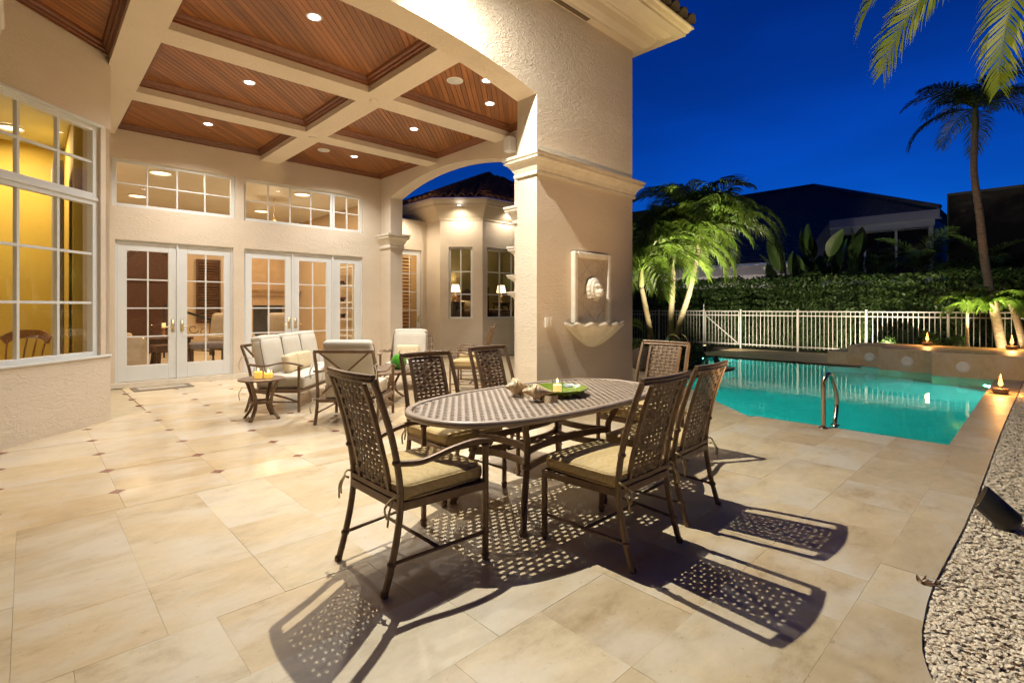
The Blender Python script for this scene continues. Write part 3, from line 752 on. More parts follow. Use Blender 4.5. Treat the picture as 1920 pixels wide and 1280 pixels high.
# shuttered window inside and fireplace
sw = thing('interior_shutters',(3.95,17.36,.9),0,'brown louvred shutters on the far wall of the room','shutters')
MB().box(-.32,-.27,-.05,0,0,1.9).box(.27,.32,-.05,0,0,1.9).box(-.27,.27,-.05,0,0,.06).box(-.27,.27,-.05,0,1.84,1.9).build('frame', DARKW, sw)
for i in range(22): MB().box(-.265,.265,-.03,.03,-.004,.004).build('slat', DARKW, sw, loc=(0,-.03,.12+i*.079), rot=(R(45),0,0))
fp = thing('fireplace',(5.6,17.37,.08),0,'carved tan fireplace surround with deep mantel shelf inside','fireplace')
FPM = varied('limestone',(.42,.28,.15),(.50,.35,.20),5,.8)
MB().box(-.75,-.48,-.3,0,0,1.35).box(.48,.75,-.3,0,0,1.35).box(-.75,.75,-.32,0,1.351,1.62).build('surround', FPM, fp, bevel=.01)
m = MB()
for o,z in ((0,1.62),(.04,1.66),(.06,1.74),(.14,1.80),(.16,1.84)): m.v += [(-.77-o,-.33-o,z),(.77+o,-.33-o,z),(.77+o,0,z),(-.77-o,0,z)]
for i in range(4):
    for j in range(4): m.f.append((i*4+j,i*4+(j+1)%4,(i+1)*4+(j+1)%4,(i+1)*4+j))
m.f.append((16,17,18,19)); m.build('mantel', FPM, fp)
MB().box(-.65,.65,-.22,0,1.85,4.05).build('chimney_breast', FPM, fp)
MB().box(-.47,.47,-.05,-.01,0,1.34).build('firebox', BLACK, fp)
bk = thing('bookcase',(6.38,13.35,.08),R(90),'white built-in shelves with books beside the sidelight','bookcase')
for z in (.0,.5,.95,1.4,1.85,2.35): MB().box(-.7,.7,-.0,.16,z,z+.04).build('shelf', WHITE, bk)
MB().box(-.74,-.70,0,.16,0,2.4).box(.70,.74,0,.16,0,2.4).build('side_panel', WHITE, bk)
rb = random.Random(5); bcols = [mat('book_%s'%n,c,.7) for n,c in (('blue',(.03,.04,.09)),('red',(.22,.03,.02)),('tan',(.3,.22,.14)),('dark',(.03,.025,.02)))]
for z in (.99,1.44,1.89):
    y = -.35
    for q in range(4):
        tag(MB().box(-.11,.11,-.06,.06,0,.03).build('book', bcols[(q+int(z*10))%4], loc=(6.27,13.35+rb.uniform(-.1,.1),.08+z+.001+q*.031), rot=(0,0,R(90+rb.uniform(-8,8))), bevel=.002), '%s book lying in the stack on the %s filled white shelf' % (('dark blue','red','tan','black')[(q+int(z*10))%4], {99:'lowest',144:'middle',189:'highest'}[round(z*100)]), 'book', 'books on the shelves')
pn = thing('pendant_lantern',(4.6,13.7,3.1),0,'lit hanging lantern seen through the wide transom window','lantern')
for a in range(4): MB().tube([(.13*math.cos(a*1.571+.3),.13*math.sin(a*1.571+.3),0),(.10*math.cos(a*1.571+.3),.10*math.sin(a*1.571+.3),.42)],rect(.012,.012)).build('lantern_bar', make_emit('lantern_glow',(1,.85,.65),2.5), pn)
MB().lathe([(0,-.05),(.14,-.03),(.15,0),(.13,.02)],n=12).lathe([(.11,.41),(.12,.43),(.03,.56),(.012,.60),(.012,1.05)],n=12).build('lantern_cap', BRASS, pn, True)
lamp('lantern_light','POINT',(0,0,.2),14,WARM,pn,shadow_soft_size=.05)

# yellow room behind the bay window
MB().box(-5.0,.49,10.0,10.1,.0,3.70).build('room_wall', WALLY, house)
MB().box(.40,.49,7.95,10.0,.0,3.70).build('room_wall', WALLY, house)
MB().box(-5.1,-5.0,4.0,10.1,.0,3.70).build('room_wall', WALLY, house)
m = MB(); m.prism([(-5,3.0),(.45,7.84),(.49,7.84),(.49,10.1),(-5,10.1)] if False else [(-5,2.35),(.36,7.72),(.49,7.95),(.49,10.1),(-5,10.1)], 3.70, 3.80); m.build('room_ceiling', WHITE, house)
m = MB(); m.prism([(-5,2.35),(.36,7.72),(.49,7.95),(.49,10.1),(-5,10.1)], .02, .04); m.build('room_floor', TRAVP, house)
roomlight(-.15,9.2,3.695,40,'round ceiling lamp in the yellow room behind the bay window',(1,.80,.5),.24); roomlight(-2.2,8.2,3.695,38,'round ceiling lamp further back in the yellow room',(1,.80,.5),.24)
MB().grid(lambda u,v: (.30-.05*math.sin(u*40)-.02, 8.15+u*.75, .05+v*3.1), 60, 2).build('curtain', CURT, house, True)
wc = thing('windsor_chair',(-.12,8.3,.04),R(150),'honey wood dining chair behind the bay window','chair')
HON = MATS['honey_wood']
MB().rbox((0,0,.46),.21,.20,.022,.02,3).build('seat', HON, wc, True, merge=True)
for a in (-1,1):
    for b in (-1,1): MB().tube([(a*.15,b*.14,.45),(a*.20,b*.2,0)],circ(.018,8)).build('leg', HON, wc, True)
for i in range(5): MB().tube(smooth_path([((i-2)*.08,-.17,.47),((i-2)*.09,-.19,.75),((i-2)*.10,-.26,.98)],3),circ(.010,6)).build('spindle', HON, wc, True)
MB().tube(smooth_path([(-.24,-.23,.93),(-.12,-.28,1.0),(.12,-.28,1.0),(.24,-.23,.93)],4),rect(.012,.05)).build('crest_rail', HON, wc)

# bedroom in the wing
ZB = .45
MB().box(8.45,13.5,14.6,14.7,0,3.7).build('room_wall', WALLT, house); MB().box(13.4,13.5,10.9,14.6,0,3.7).build('room_wall', WALLT, house)
MB().box(8.24,8.34,11.7,14.7,0,3.7).build('room_wall', WALLB, house)
MB().prism([(8.36,11.75),(9.2,10.9),(13.4,10.9),(13.4,14.6),(8.36,14.6)],3.5,3.6).build('room_ceiling', WHITE, house)
MB().prism([(8.36,11.75),(9.2,10.9),(13.4,10.9),(13.4,14.6),(8.36,14.6)],ZB-.1,ZB).build('room_floor', UPH, house)
MB().box(6.7,8.2,14.0,14.1,0,3.6).box(6.7,6.77,12.36,14.0,0,3.6).build('room_wall', WALLY, house); MB().box(6.7,8.2,12.36,14.1,3.5,3.6).build('room_ceiling', WHITE, house)
roomlight(7.3,13.2,3.49,22,'round ceiling lamp behind the shuttered wing door',(1,.7,.35),.24)
SHADE = make_emit('lamp_shade',(1.0,.78,.42),2.2)
def table_lamp(loc,label,p):
    t = thing('table_lamp',loc,0,label,'lamp','lamps beside the bed')
    MB().lathe([(0,0),(.07,0),(.07,.02),(.02,.05),(.05,.14),(.03,.22),(.012,.27),(.012,.34)],n=14).build('lamp_base', BRASS, t, True)
    MB().lathe([(.12,.60),(.17,.34)],n=18).build('lamp_shade', SHADE, t, True)
    lamp('table_lamp_light','POINT',(0,0,.5),p,WARM,t,shadow_soft_size=.05)
for x,y,lb in ((10.9,14.3,'lit table lamp with drum shade seen through the narrow bedroom window'),(12.25,13.4,'lit table lamp with drum shade seen through the wide bedroom window')):
    leg_table('nightstand',(x,y,ZB),0,.26,.22,1.12 if x<12 else 1.1,'dark wood nightstand beside the bed with the %s lamp'%('left' if x<12 else 'tall'),'nightstand')
    table_lamp((x,y,ZB+(1.12 if x<12 else 1.1)),lb,26)
bed = thing('bed',(11.6,13.6,ZB),0,'bed with carved brown headboard and pillows in the lit bedroom','bed')
m = MB(); hb = [(-.62,0),(-.62,1.25),(-.45,1.32),(-.2,1.5),(0,1.58),(.2,1.5),(.45,1.32),(.62,1.25),(.62,0)]
m.add([(x,.88,z) for x,z in hb]+[(x,.95,z) for x,z in hb],[tuple(range(9)),tuple(range(17,8,-1))]+[(i,i+9,(i+1)%9+9,(i+1)%9) for i in range(9)]); m.build('headboard', DARKW, bed)
MB().rbox((0,-.1,.62),.60,.95,.22,.08,4,.03).build('duvet', varied('brown_duvet',(.12,.07,.04),(.17,.10,.06),9,.9), bed, True, merge=True)
for a in (-1,1): MB().rbox((a*.28,.62,.98),.26,.10,.18,.09,4,0,Matrix.Rotation(R(-25),3,'X')).build('bed_pillow', PILLOW, bed, True, merge=True)
for a in (-1,1):
    for b in (-.95,.9): MB().lathe([(.03,0),(.045,.1),(.03,.2),(.05,.45),(.04,1.0),(.03,1.5),(.05,1.55),(.0,1.6)],c=(a*.63,b,0),n=10).build('bed_post', DARKW, bed, True)

# ------------------------------------------------------------------ lamps of the loggia
def can(x,y,label,p=CAN_W):
    t = thing('recessed_light',(x,y,ZP),0,label,'ceiling light','recessed lights in the wood ceiling')
    MB().lathe([(.060,-.002),(.063,-.006),(.080,-.007),(.084,-.001)],n=24).build('trim_ring', WHITE, t, True)
    MB().lathe([(0,-.0035),(.059,-.0035)],n=24).build('lens', LENS, t)
    lamp('recessed_lamp','SPOT',(0,0,-.03),p,CAN_COL,t,spot_size=R(138),spot_blend=.9,shadow_soft_size=.07)
for x,y,nm in ((2.235,5.42,'wide front coffer before the bay'),(2.235,7.62,'middle coffer nearest the bay window'),(2.235,9.83,'back coffer above the paired doors'),(4.90,7.62,'middle coffer by the side arch'),(4.90,9.86,'back coffer by the side arch'),(5.13,5.87,'front coffer beside the pier'),(4.58,5.30,'front coffer half hidden by the arch')):
    can(x,y,'round white recessed light in the '+nm)
for x,y,nm in ((4.262,5.605,'front coffer beside the arch'),(4.264,9.879,'back coffer by the side arch')):
    t = thing('ceiling_speaker',(x,y,ZP),0,'flush round white speaker in the '+nm,'speaker','round ceiling speakers')
    MB().lathe([(0,-.006),(.092,-.006)],n=28).build('grille', varied('grille',(.5,.5,.48),(.6,.6,.58),160,.7,rnd=False), t)
    MB().lathe([(.092,-.007),(.098,-.010),(.112,-.008),(.115,-.001)],n=28).build('bezel', WHITE, t, True)
for x,y,nm in ((3.57,6.58,'front'),(3.575,8.75,'back')):
    tag(MB().lathe([(0,-.012),(.045,-.012),(.06,-.006),(.062,-.0005)],n=24).build('smoke_detector', STUCCO, loc=(x,y,H), smooth=True),'flat round cover plate on the %s crossing of the ceiling beams'%nm,'cover plate','plates on the beams')
def wing_fill(x,y,z,label,pw):  # unseen downlights added to brighten the wing walls
    t = thing('wing_fill_light',(x,y,z),0,label,'ceiling light','added fill lights over the bedroom wing')
    MB().lathe([(0,-.002),(.045,-.002)],n=16).build('lens', LENS, t)
    MB().lathe([(.046,-.001),(.048,-.008),(.062,-.008),(.065,0)],n=16).build('trim_ring', WHITE, t, True)
    lamp('wing_fill','SPOT',(0,0,-.03),pw*1.25,(1,.85,.66),t,spot_size=R(165),spot_blend=.7,shadow_soft_size=.05)
wing_fill(7.1,11.72,3.95,'added fill light above the shuttered wing door',95)
wing_fill(8.36,10.80,4.09,'added fill light over the narrow bedroom window',60)
wing_fill(9.9,10.42,4.10,'added fill light over the wide bedroom window',60)
# flood light under the eave
fl = thing('flood_light',FLOOD_POS,0,'white flood light mounted under the eave above the arch','flood light')
MB().lathe([(0,.10),(.035,.10),(.05,.06),(.062,.0),(.058,-.01)],n=18).build('housing', WHITE, fl, True)
MB().tube([(0,0,.10),(0,.2,.22),(0,.38,.235)],circ(.015,8)).build('arm', WHITE, fl, True)
l = lamp('flood_lamp','SPOT',(0,0,-.03),FLOOD_W,FLOOD_COL,fl,spot_size=R(178),spot_blend=.9,shadow_soft_size=.024)
l.rotation_euler = (Vector((5.6,-2.4,0))-Vector(FLOOD_POS)).to_track_quat('-Z','Y').to_euler()
# ------------------------------------------------------------------ dining chairs
PR = reed(.017,.014); PR2 = reed(.013,.011)
POST = [(-.300,0),(-.262,.13),(-.228,.28),(-.212,.42),(-.222,.56),(-.258,.74),(-.312,.92),(-.352,1.03)]   # (y,z)
def post_y(z):
    for (a,b),(c,d) in zip(POST,POST[1:]):
        if b <= z <= d: return a+(c-a)*(z-b)/(d-b)
    return POST[-1][0]
def back_bow(u, z): return -.030*(1-(u/.24)**2)*min(1,max(0,(z-.42)/.2))
def weave(mb, fn, u0,u1,v0,v1, cw, rh, amp=.0055, fill=.80, seg=4, vw=.44):
    """basket weave sheet: fn(u,v,n) -> point"""
    nr = int(round((v1-v0)/rh)); rh = (v1-v0)/nr; nc = max(2,int(round((u1-u0)/cw))); cw = (u1-u0)/nc
    for r in range(nr):
        vm = v0+(r+.5)*rh; hh = rh*fill/2; ns = nc*seg
        for sgn in (1,-1):
            vs = []
            for i in range(ns+1):
                u = u0+(u1-u0)*i/ns; n_ = amp*math.cos(math.pi*((u-u0)/cw + r)) + sgn*.0014
                vs += [fn(u,vm-hh,n_),fn(u,vm+hh,n_)]
            fs = [(2*i,2*i+2,2*i+3,2*i+1) if sgn>0 else (2*i,2*i+1,2*i+3,2*i+2) for i in range(ns)]
            mb.add(vs,fs)
    for c in range(nc+1):
        uc = u0+c*cw; w_ = cw*vw/2
        for sgn in (1,-1):
            vs = []
            for r in range(nr+1):
                v = v0+r*rh
                vs += [fn(max(u0,uc-w_),v,sgn*.0012),fn(min(u1,uc+w_),v,sgn*.0012)]
            mb.add(vs,[(2*i,2*i+1,2*i+3,2*i+2) if sgn>0 else (2*i,2*i+2,2*i+3,2*i+1) for i in range(nr)])
def collar(mb, c, r=.021, h=.012): mb.lathe([(r*.8,-h),(r,-h*.6),(r*1.08,0),(r,h*.6),(r*.8,h)],c=c,n=12)
def make_chair(arm):
    t = thing('dining_chair'); fx = .298 if arm else .282; fy = .285; bx = .245
    for s in (-1,1):
        m = MB(); top = .625 if arm else .425
        m.tube([(s*fx,fy,.012),(s*fx,fy,top)], PR, (0,1,0)); collar(m,(s*fx,fy,.03)); collar(m,(s*fx,fy,.15),.020)
        m.lathe([(0,0),(.017,0),(.020,.012),(.016,.022)],c=(s*fx,fy,0),n=12); m.build('front_leg', BRONZE, t, True, sharp=50)
        m = MB(); pp = smooth_path([(s*(bx if z<.7 else bx-.012*(z-.7)/.33),y,z) for y,z in POST],4)
        m.tube(pp, PR, (0,1,.2)); collar(m,(s*bx,post_y(.14),.14),.022); collar(m,(s*bx,post_y(.62),.62),.021)
        m.lathe([(0,0),(.018,0),(.021,.012),(.016,.024)],c=(s*bx,-.300,0),n=12); m.build('back_leg', BRONZE, t, True, sharp=50)
        m = MB(); m.tube(smooth_path([(s*.150,post_y(z)+back_bow(.15,z)+.002,z) for z in (.455,.56,.68,.80,.92,1.005)],3), rect(.013,.011), (0,1,.2)); m.build('back_stile', BRONZE, t, bevel=.003)
        m = MB(); m.tube([(s*bx,-.215,.405),(s*fx,fy,.405)], rect(.014,.022)); m.build('seat_rail', BRONZE, t, bevel=.004)
        m = MB(); m.tube([(s*bx,post_y(.14),.14),(s*fx,fy,.15)], circ(.0095,8)); m.build('stretcher', BRONZE, t, True)
        if arm:
            m = MB(); m.tube(smooth_path([(s*(bx),post_y(.62)+.005,.615),(s*(bx+.022),-.10,.605),(s*(bx+.045),.06,.640),(s*(bx+.055),.20,.655),(s*fx,.30,.640),(s*fx,.325,.625)],5), PR, (0,0,1)); collar(m,(s*fx,fy,.622),.022,.010); m.build('armrest', BRONZE, t, True, sharp=50)
        m = MB(); m.tube(smooth_path([(s*(bx-.03),-.205,.455),(s*(bx+.02),-.235,.47),(s*(bx+.005),-.262,.452),(s*(bx-.02),-.25,.44)],3),circ(.0055,6))
        m.tube(smooth_path([(s*(bx+.005),-.258,.452),(s*(bx+.02),-.285,.40),(s*(bx+.012),-.29,.33)],3),rect(.006,.0025),(0,1,0)); m.tube(smooth_path([(s*(bx+.0),-.258,.452),(s*(bx-.014),-.29,.41),(s*(bx-.002),-.285,.36)],3),rect(.006,.0025),(0,1,0))
        m.build('cushion_tie', GOLD, t, True)
    tr = [(x,post_y(1.03)+back_bow(x,1.03)-.0,1.034) for x in [-.236+.0472*i for i in range(11)]]
    m = MB(); m.tube(tr, [(-.013,-.020),(.013,-.020),(.017,-.012),(.010,-.004),(.017,.006),(.014,.020),(-.014,.020),(-.017,.006),(-.010,-.004),(-.017,-.012)], (0,0,1)); m.build('top_rail', BRONZE, t, bevel=.003)
    MB().tube([(x,post_y(.45)+back_bow(x,.45),.450) for x in [-.235+.047*i for i in range(11)]], rect(.011,.014)).build('lower_rail', BRONZE, t, bevel=.003)
    MB().tube([(-bx,-.213,.405),(bx,-.213,.405)], rect(.014,.022)).build('rear_seat_rail', BRONZE, t, bevel=.004)
    MB().tube([(-fx,fy,.405),(fx,fy,.405)], rect(.014,.022)).build('front_seat_rail', BRONZE, t, bevel=.004)
    ym = post_y(.14)
    MB().tube([(-.268,0,.145),(.268,0,.145)], circ(.0095,8)).build('cross_stretcher', BRONZE, t, True)
    MB().box(-.262,.262,-.20,.27,.412,.420).build('seat_pan', BRONZE, t)
    m = MB(); weave(m, lambda u,v,n_: (u, post_y(v)+back_bow(u,v)+n_, v), -.140,.140,.462,1.012,.047,.0285); m.build('woven_back', BRONZE2, t, True)
    cu = MB(); cu.rbox((0,.045,.468),.268,.258,.046,.034,5,.016); c = cu.build('seat_cushion', GOLD, t, True, merge=True)
    def ring(z): 
        pts=[]
        for k in range(40):
            a=2*math.pi*k/40; ca,sa=math.cos(a),math.sin(a); e=.22
            pts.append((.270*math.copysign(abs(ca)**e,ca), .045+.260*math.copysign(abs(sa)**e,sa), z))
        return pts
    MB().tube(ring(.497),circ(.0045,6),closed=True).tube(ring(.438),circ(.0045,6),closed=True).build('piping', GOLD, c, True)
    return t
arm0 = make_chair(True); side0 = make_chair(False)
used = {}
def place(proto, x, y, rz, label, group='woven-back patio dining chairs'):
    o = proto if proto.name not in used else copy_tree(proto)
    used[proto.name] = 1; o.location = (x,y,0); o.rotation_euler = (0,0,R(rz)); o.scale = (1,1,.955 if 'armless' in label else 1); tag(o,label,'chair',group); return o
place(arm0, 1.525, 2.405, -90, 'brown woven-back armchair at the oval table end with the conch shells')
place(side0, 2.515, 1.775, 0, 'brown armless woven-back chair pulled up nearest the table end with the shells')
place(side0, 3.225, 1.86, 3, 'brown armless woven-back chair whose back overlaps the pool')
place(side0, 2.36, 3.14, 180, 'brown armless woven-back chair across the table facing the shells')
place(side0, 3.17, 3.28, 184, 'brown armless woven-back chair across the table beside the stucco pier')
place(arm0, 3.98, 2.46, 90, 'brown woven-back armchair at the oval table end before the palms')
place(arm0, 5.28, 6.50, 40, 'brown woven-back armchair beside the coffee table in the loggia')
place(arm0, 6.02, 7.30, 48, 'brown woven-back armchair behind another one under the side arch')

# ------------------------------------------------------------------ dining table
TX, TY, TA, TB = 2.72, 2.515, 1.075, .545
tb = thing('dining_table',(TX,TY,0),0,'oval brown cast metal dining table with woven lattice top','table')
def sup(a, A, B, e=.80):
    c,s = math.cos(a),math.sin(a); return (A*math.copysign(abs(c)**e,c), B*math.copysign(abs(s)**e,s))
NR = 96; rim = MB(); prof = [(.955,.722),(.955,.7305),(.972,.7345),(.990,.733),(1.0,.722),(1.0,.706),(.992,.696),(.97,.694),(.955,.700)]
inx = lambda k: 1-(1-k)
for i in range(NR):
    a = 2*math.pi*i/NR
    for k,z in prof:
        x,y = sup(a,TA,TB); L = math.hypot(x,y); off = (1-k)*1.0
        nx,ny = x/(TA*TA), y/(TB*TB); q = math.hypot(nx,ny); rim.v.append((x-nx/q*off, y-ny/q*off, z))
m_ = len(prof)
for i in range(NR):
    for k in range(m_): rim.f.append((i*m_+k, ((i+1)%NR)*m_+k, ((i+1)%NR)*m_+(k+1)%m_, i*m_+(k+1)%m_))
rim.build('rim', BRONZE_LIT, tb, True)
top = MB(); cw, rh = .056, .036; zt = .724
inside = lambda x,y,k=0.: (abs(x)/(TA-.035-k))**2.5 + (abs(y)/(TB-.035-k))**2.5 < 1
for r in range(-16,17):
    y0 = r*rh; sh_ = (cw/2 if r % 2 else 0)
    for c in range(-21,21):
        x0 = c*cw+sh_; xc = x0+cw/2; yc = y0+rh/2
        if not inside(xc,yc): continue
        hx, hy = cw*.27, rh*.25
        if not inside(xc,yc,.03): hx *= .25; hy *= .25
        X_ = [x0,xc-hx,xc+hx,x0+cw]; Y_ = [y0,yc-hy,yc+hy,y0+rh]
        zz = lambda i,j: zt + (.0016 if j in (1,2) and i in (0,3) else (-.0008 if i in (1,2) and j in (0,3) else 0))
        for th,fl_ in ((0,0),(-.009,1)):
            vs = [(X_[i],Y_[j],zz(i,j)+th) for j in range(4) for i in range(4)]
            fs = [(j*4+i,j*4+i+1,(j+1)*4+i+1,(j+1)*4+i) for j in range(3) for i in range(3) if not (i==1 and j==1)]
            if fl_: fs = [f[::-1] for f in fs]
            top.add(vs,fs)
        b = len(top.v)-32; 
        for p,q in ((5,6),(6,10),(10,9),(9,5)): top.f.append((b+p,b+q,b+16+q,b+16+p))
top.build('lattice_top', BRONZE_LIT, tb)
m = MB(); m.tube([(*sup(2*math.pi*i/64,TA-.30,TB-.20),.690) for i in range(64)], rect(.02,.014),closed=True); m.build('top_frame', BRONZE, tb)
for sx in (-1,1):
    for sy in (-1,1):
        p = smooth_path([(sx*.50,sy*.30,.69),(sx*.475,sy*.285,.60),(sx*.43,sy*.255,.50),(sx*.445,sy*.265,.36),(sx*.50,sy*.30,.18),(sx*.555,sy*.345,.02)],5)
        lg = MB(); lg.tube(p, reed(.021,.019),(sx*.6,-sy,0)); collar(lg,(sx*.447,sy*.266,.37),.030,.016); lg.lathe([(0,0),(.024,0),(.028,.015),(.02,.03)],c=(sx*.56,sy*.348,0),n=12); lg.build('leg', BRONZE, tb, True, sharp=50)
for z in (.36,.46):
    pts = smooth_path([(-.44,-.26,z),(-.2,-.20,z),(.2,-.20,z),(.44,-.26,z)],5)
    MB().tube(pts,rect(.008,.022)).tube([(x,-y,z_) for x,y,z_ in pts],rect(.008,.022)).build('stretcher', BRONZE, tb)
    for s in (-1,1): MB().tube(smooth_path([(s*.44,-.26,z),(s*.36,-.12,z),(s*.36,.12,z),(s*.44,.26,z)],5),rect(.008,.022)).build('end_stretcher', BRONZE, tb)
m = MB(); m.tube([(-.36,0,.41),(-.05,0,.41)],circ(.009,8)).tube([(.05,0,.41),(.36,0,.41)],circ(.009,8)); m.tube([(.05*math.cos(a*.314),.05*math.sin(a*.314),.41) for a in range(20)],circ(.009,6),closed=True); m.build('centre_ring', BRONZE, tb, True)

# things on the table
pl = thing('platter',(2.86,2.50,.7285),R(-10),'green glazed leaf platter holding a lit candle','platter')
GREEN = varied('green_glaze',(.10,.165,.014),(.155,.235,.022),7,.15,rnd=False); 
MB().lathe([(0,.008),(.12,.010),(.17,.022),(.215,.046),(.220,.048),(.216,.040),(.17,.010),(.12,0),(0,0)],n=48,wob=lambda a,r,z: 1+(.03*math.cos(9*a) if r>.16 else 0)).build('dish', GREEN, pl, True)
for a in (.5,2.4,4.0,5.4):
    MB().grid(lambda u,v: ((.165+.035*u)*math.cos(a+(v-.5)*.5*math.sin(math.pi*max(.05,u))),(.165+.035*u)*math.sin(a+(v-.5)*.5*math.sin(math.pi*max(.05,u))),.026+.022*u),5,6).build('leaf_relief', varied('green_relief',(.02,.05,.01),(.05,.09,.02),12,.3), pl, True)
def candle(loc, r, h, gh, label, parent=None, wax=None):
    t = thing('candle',loc,0,label,'candle','lit candles in clear glass')
    MB().lathe([(0,h),(r*.9,h-.004),(r*.97,h),(r,h-.006),(r,.003),(0,.003)],n=20).build('wax', wax or WAX, t, True)
    MB().lathe([(0,.0),(r+.006,.0),(r+.008,.004),(r+.008,gh),(r+.004,gh),(r+.004,.004)],n=24).build('glass_holder', GLASS, t, True)
    MB().lathe([(0,h-.004),(.002,h-.004),(.002,h+.010),(0,h+.011)],n=6).build('wick', BLACK, t)
    MB().lathe([(0,h+.008),(.005,h+.014),(.0065,h+.022),(.003,h+.036),(0,h+.046)],n=10).build('flame', make_emit('candle_flame',(1,.62,.22),16), t, True)
    lamp('candle_light','POINT',(0,0,h+.03),.9,(1,.55,.2),t,shadow_soft_size=.01)
candle((2.85,2.50,.7385),.032,.060,.095,'short lit ivory candle in a glass cup on the green platter')
def conch(loc, rz, label, L=.20, r=.062, spikes=7):
    t = thing('conch_shell',loc,rz,label,'seashell','large seashells on the dining table')
    m = MB(); nu, nv = 72, 14
    def fn(u,v):
        s = u; x = -L*.5 + L*s
        env = r*(math.sin(math.pi*min(1,max(.015,s))**.62))**.9 if s>.3 else r*(.15+1.9*s)*.95
        env *= (1-.0) if s<.45 else max(.05,(1-s)/.55)**.85
        step = 1+.10*(abs(((s*6)%1)-.5)*2 if s<.5 else .3)
        a = v*2*math.pi; kn = 1+ (.14*max(0,math.cos(spikes*a*.5+s*40))**6 if .25<s<.52 else 0)
        return (x, env*step*kn*math.cos(a), max(-.0,0)+env*step*kn*math.sin(a)*.9)
    m.grid(fn,nu,nv*2); zmin = min(p[2] for p in m.v)
    m.v = [(x,y,z-zmin) for x,y,z in m.v]
    m.build('whorl', SHELLB, t, True)
    MB().grid(lambda u,v: (-L*.02+u*L*.5, -r*.75*math.sin(math.pi*u)-.004-.03*v*math.sin(math.pi*u), r*.9-.045*v-.01),12,5).build('outer_lip', SHELLB, t, True)
SHELLB = varied('seashell',(.46,.29,.13),(.80,.64,.40),26,.4,rnd=True,obj=True,stretch=(3,1,1))
conch((2.60,2.66,.7285),R(-25),'knobbly tan conch shell behind the smooth whelk on the table',.19,.062,9)
conch((2.56,2.40,.7285),R(-52),'smooth pointed whelk shell lying in front of the green platter',.25,.056,3)

